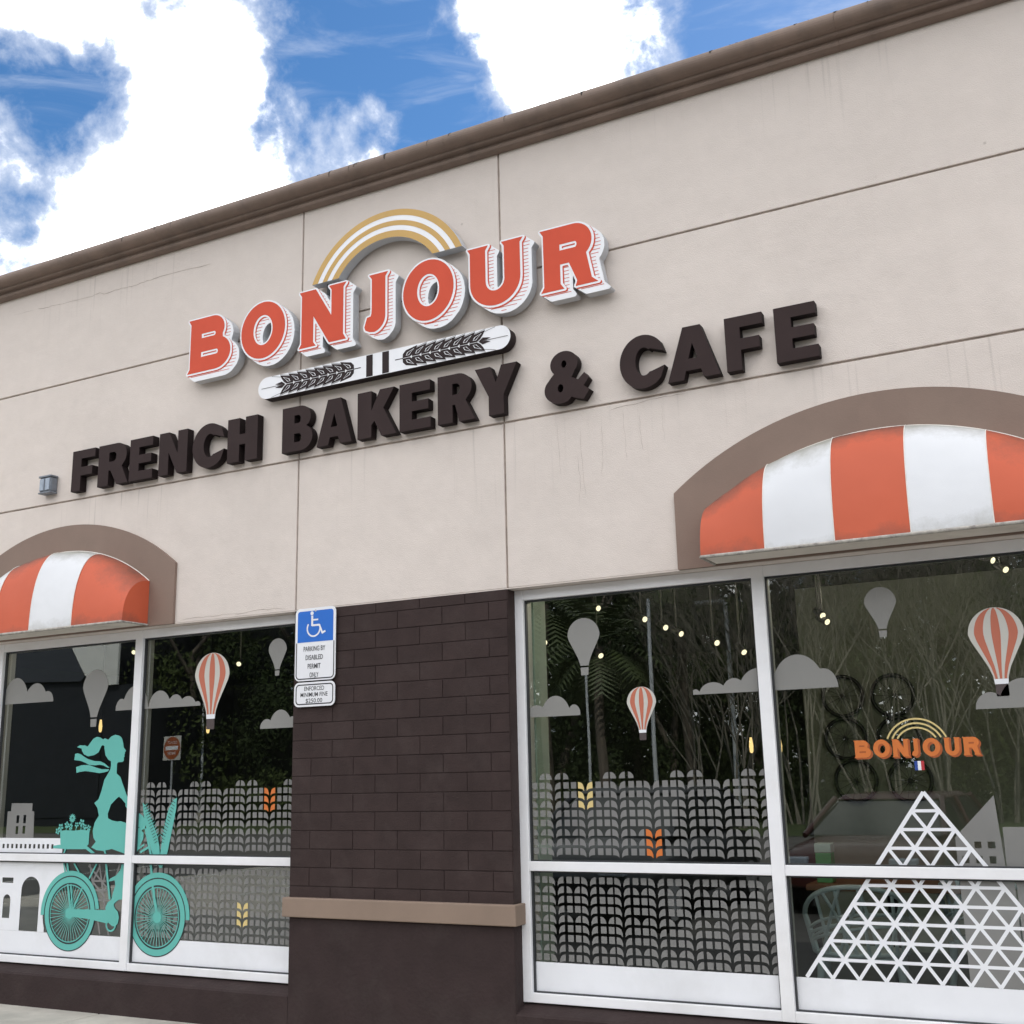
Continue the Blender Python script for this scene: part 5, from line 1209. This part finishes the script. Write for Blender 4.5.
o = MB(); o.add(wv, wf); tag(o.build('woodland', 'leaf_dark'), 'dense dark woodland edge closing the view across the car park', 'woodland', kind='stuff')
hv, hf = leaves([(random.uniform(-32, -13) if q % 2 else random.uniform(-12, 6), random.uniform(-31, -28.5), random.uniform(.1, 1.3)) for q in range(120)], [random.uniform(.6, 1.1) for _ in range(120)], 22000, .09)
o = MB(); o.add(hv, hf); tag(o.build('undergrowth', 'leaf_mid'), 'low tangled undergrowth at the foot of the trees across the car park', 'undergrowth', kind='stuff')
# neighbouring pale building far right in the reflection
nb_ = thing('neighbour_building', 'pale rendered building with dark roof across the road, mirrored at the right edge', 'building', (2, -60, 0))
o = MB(); o.box(-8, 12, -70, -60, -.13, 3.6); o.build('wall', 'pale_render', nb_)
o = MB(); o.add([(-8.5, -59.5, 3.6), (12.5, -59.5, 3.6), (12.5, -70.5, 3.6), (-8.5, -70.5, 3.6), (-5, -65, 6.2), (9, -65, 6.2)], [(0, 1, 5, 4), (1, 2, 5), (2, 3, 4, 5), (3, 0, 4), (0, 3, 2, 1)]); o.build('roof', 'grey_box', nb_)
for x in (-5, -1, 3, 7):
    o = MB(); o.box(x, x + 1.4, -59.99, -59.9, .9, 2.3); o.build('window', 'car_glass', nb_)
st2 = thing('warehouse', 'dark shuttered shop with white gable panel and sloping canopy mirrored in the left window', 'building', (-40, -26, -.13))
o = MB(); o.box(-58, -32.9, -38, -26.2, -.13, 5.15); o.build('wall', 'dark_wall', st2)
o = MB(); o.plate([(-36.35, 6.9), (-33.65, 6.9), (-33.65, 5.15), (-34.6, 5.15), (-35.35, 5.6)], -26.0, -26.1); o.build('gable_panel', 'panel_white', st2)
o = MB(); o.plate([(-58, 8.6), (-36.6, 6.9), (-36.3, 6.8), (-35.40, 5.58), (-35.6, 5.4), (-58, 6.2)], -26.02, -26.15); o.build('canopy', 'slate', st2)
o = MB(); o.box(-58, -34, -37, -26.21, 5.15, 8.9); o.build('roof', 'dark_wall', st2)
for q in range(4):
    o = MB(); o.box(-57 + q * 6, -52.5 + q * 6, -26.19, -26.15, .2, 3.6); o.build('shutter', 'dark_wall', st2)
# cars
def car(x, y, rz, paint, label, sz=1.0):
    t = thing('parked_car', label, 'car', (x, y, -.13), 'cars parked behind the viewer')
    M4 = Matrix.Translation((x, y, -.13)) @ Matrix.Rotation(rz, 4, 'Z') @ Matrix.Diagonal((1, 1, sz, 1))
    T = lambda v: tuple(M4 @ Vector(v))
    st_ = [(-2.15, .35, .55, .62), (-2.1, .30, .80, .80), (-1.7, .24, .92, .86), (-.9, .20, .98, .88), (.0, .20, .98, .89), (.9, .20, .96, .88), (1.6, .24, .90, .86), (2.0, .30, .78, .80), (2.12, .36, .60, .66)]
    vs = []; n = 16
    for (px_, lo, hi, hw) in st_:
        for q in range(n):
            a = 2 * pi * q / n; c, s = math.cos(a), math.sin(a)
            vs.append(T((px_, hw * math.copysign(abs(c) ** .45, c), (lo + hi) / 2 + (hi - lo) / 2 * math.copysign(abs(s) ** .5, s))))
    o = MB(); o.add(vs, [(i * n + q, (i + 1) * n + q, (i + 1) * n + (q + 1) % n, i * n + (q + 1) % n) for i in range(len(st_) - 1) for q in range(n)], 0, True)
    o.add(vs[:n], [tuple(range(n))]); o.add(vs[-n:], [tuple(range(n))[::-1]]); o.build('body', paint, t)
    base = [(-1.75, .80), (1.15, .80)]; 
    def cabin(inset, z0, z1, xr0, xf0, xr1, xf1, hw0, hw1): return [T(v) for v in [(xr0, -hw0, z0), (xf0, -hw0, z0), (xf0, hw0, z0), (xr0, hw0, z0), (xr1, -hw1, z1), (xf1, -hw1, z1), (xf1, hw1, z1), (xr1, hw1, z1)]]
    F = [(0, 3, 2, 1), (4, 5, 6, 7), (0, 1, 5, 4), (1, 2, 6, 5), (2, 3, 7, 6), (3, 0, 4, 7)]
    o = MB(); o.add(cabin(0, .93, 1.40, -1.75, 1.05, -1.30, .25, .80, .62), F); o.build('window_band', 'car_glass', t, bevel=.05)
    o = MB(); o.add(cabin(0, 1.395, 1.47, -1.36, .30, -1.20, .15, .635, .56), F); o.build('roof', paint, t, bevel=.03)
    for sy in (-1, 1):
        o = MB()
        for a, b in (((-1.74, .80, .94), (-1.33, .635, 1.42)), ((-.35, .81, .94), (-.4, .64, 1.42)), ((1.06, .80, .94), (.28, .635, 1.42))): o.tube([T((a[0], sy * a[1], a[2])), T((b[0], sy * b[1], b[2]))], .035, 6)
        o.build('pillar', paint, t)
    for px_ in (-1.32, 1.32):
        for sy in (-1, 1):
            o = MB(); o.tube([T((px_, sy * .74, .32)), T((px_, sy * .90, .32))], .32, 24); wo = o.build('wheel', 'black_rubber', t)
            o = MB(); o.tube([T((px_, sy * .905, .32)), T((px_, sy * .91, .32))], .20, 16); o.build('rim', 'galvanised', wo)
    for sy in (-.58, .58):
        o = MB(); o.box(-.12, .12, -.14, .14, -.06, .06); o.v = [T((v[0] + 2.02, v[1] + sy, v[2] + .68)) for v in o.v]; o.build('headlight', 'box_lens', t, bevel=.02)
car(-2.5, -9.0, R(95), 'car_red', 'low red car parked nose towards the shop, mirrored below the orange logo', .84)
car(-5.0, -6.75, R(91), 'car_dark', 'dark car parked nose towards the shop, mirrored behind the wheat pattern', .95)
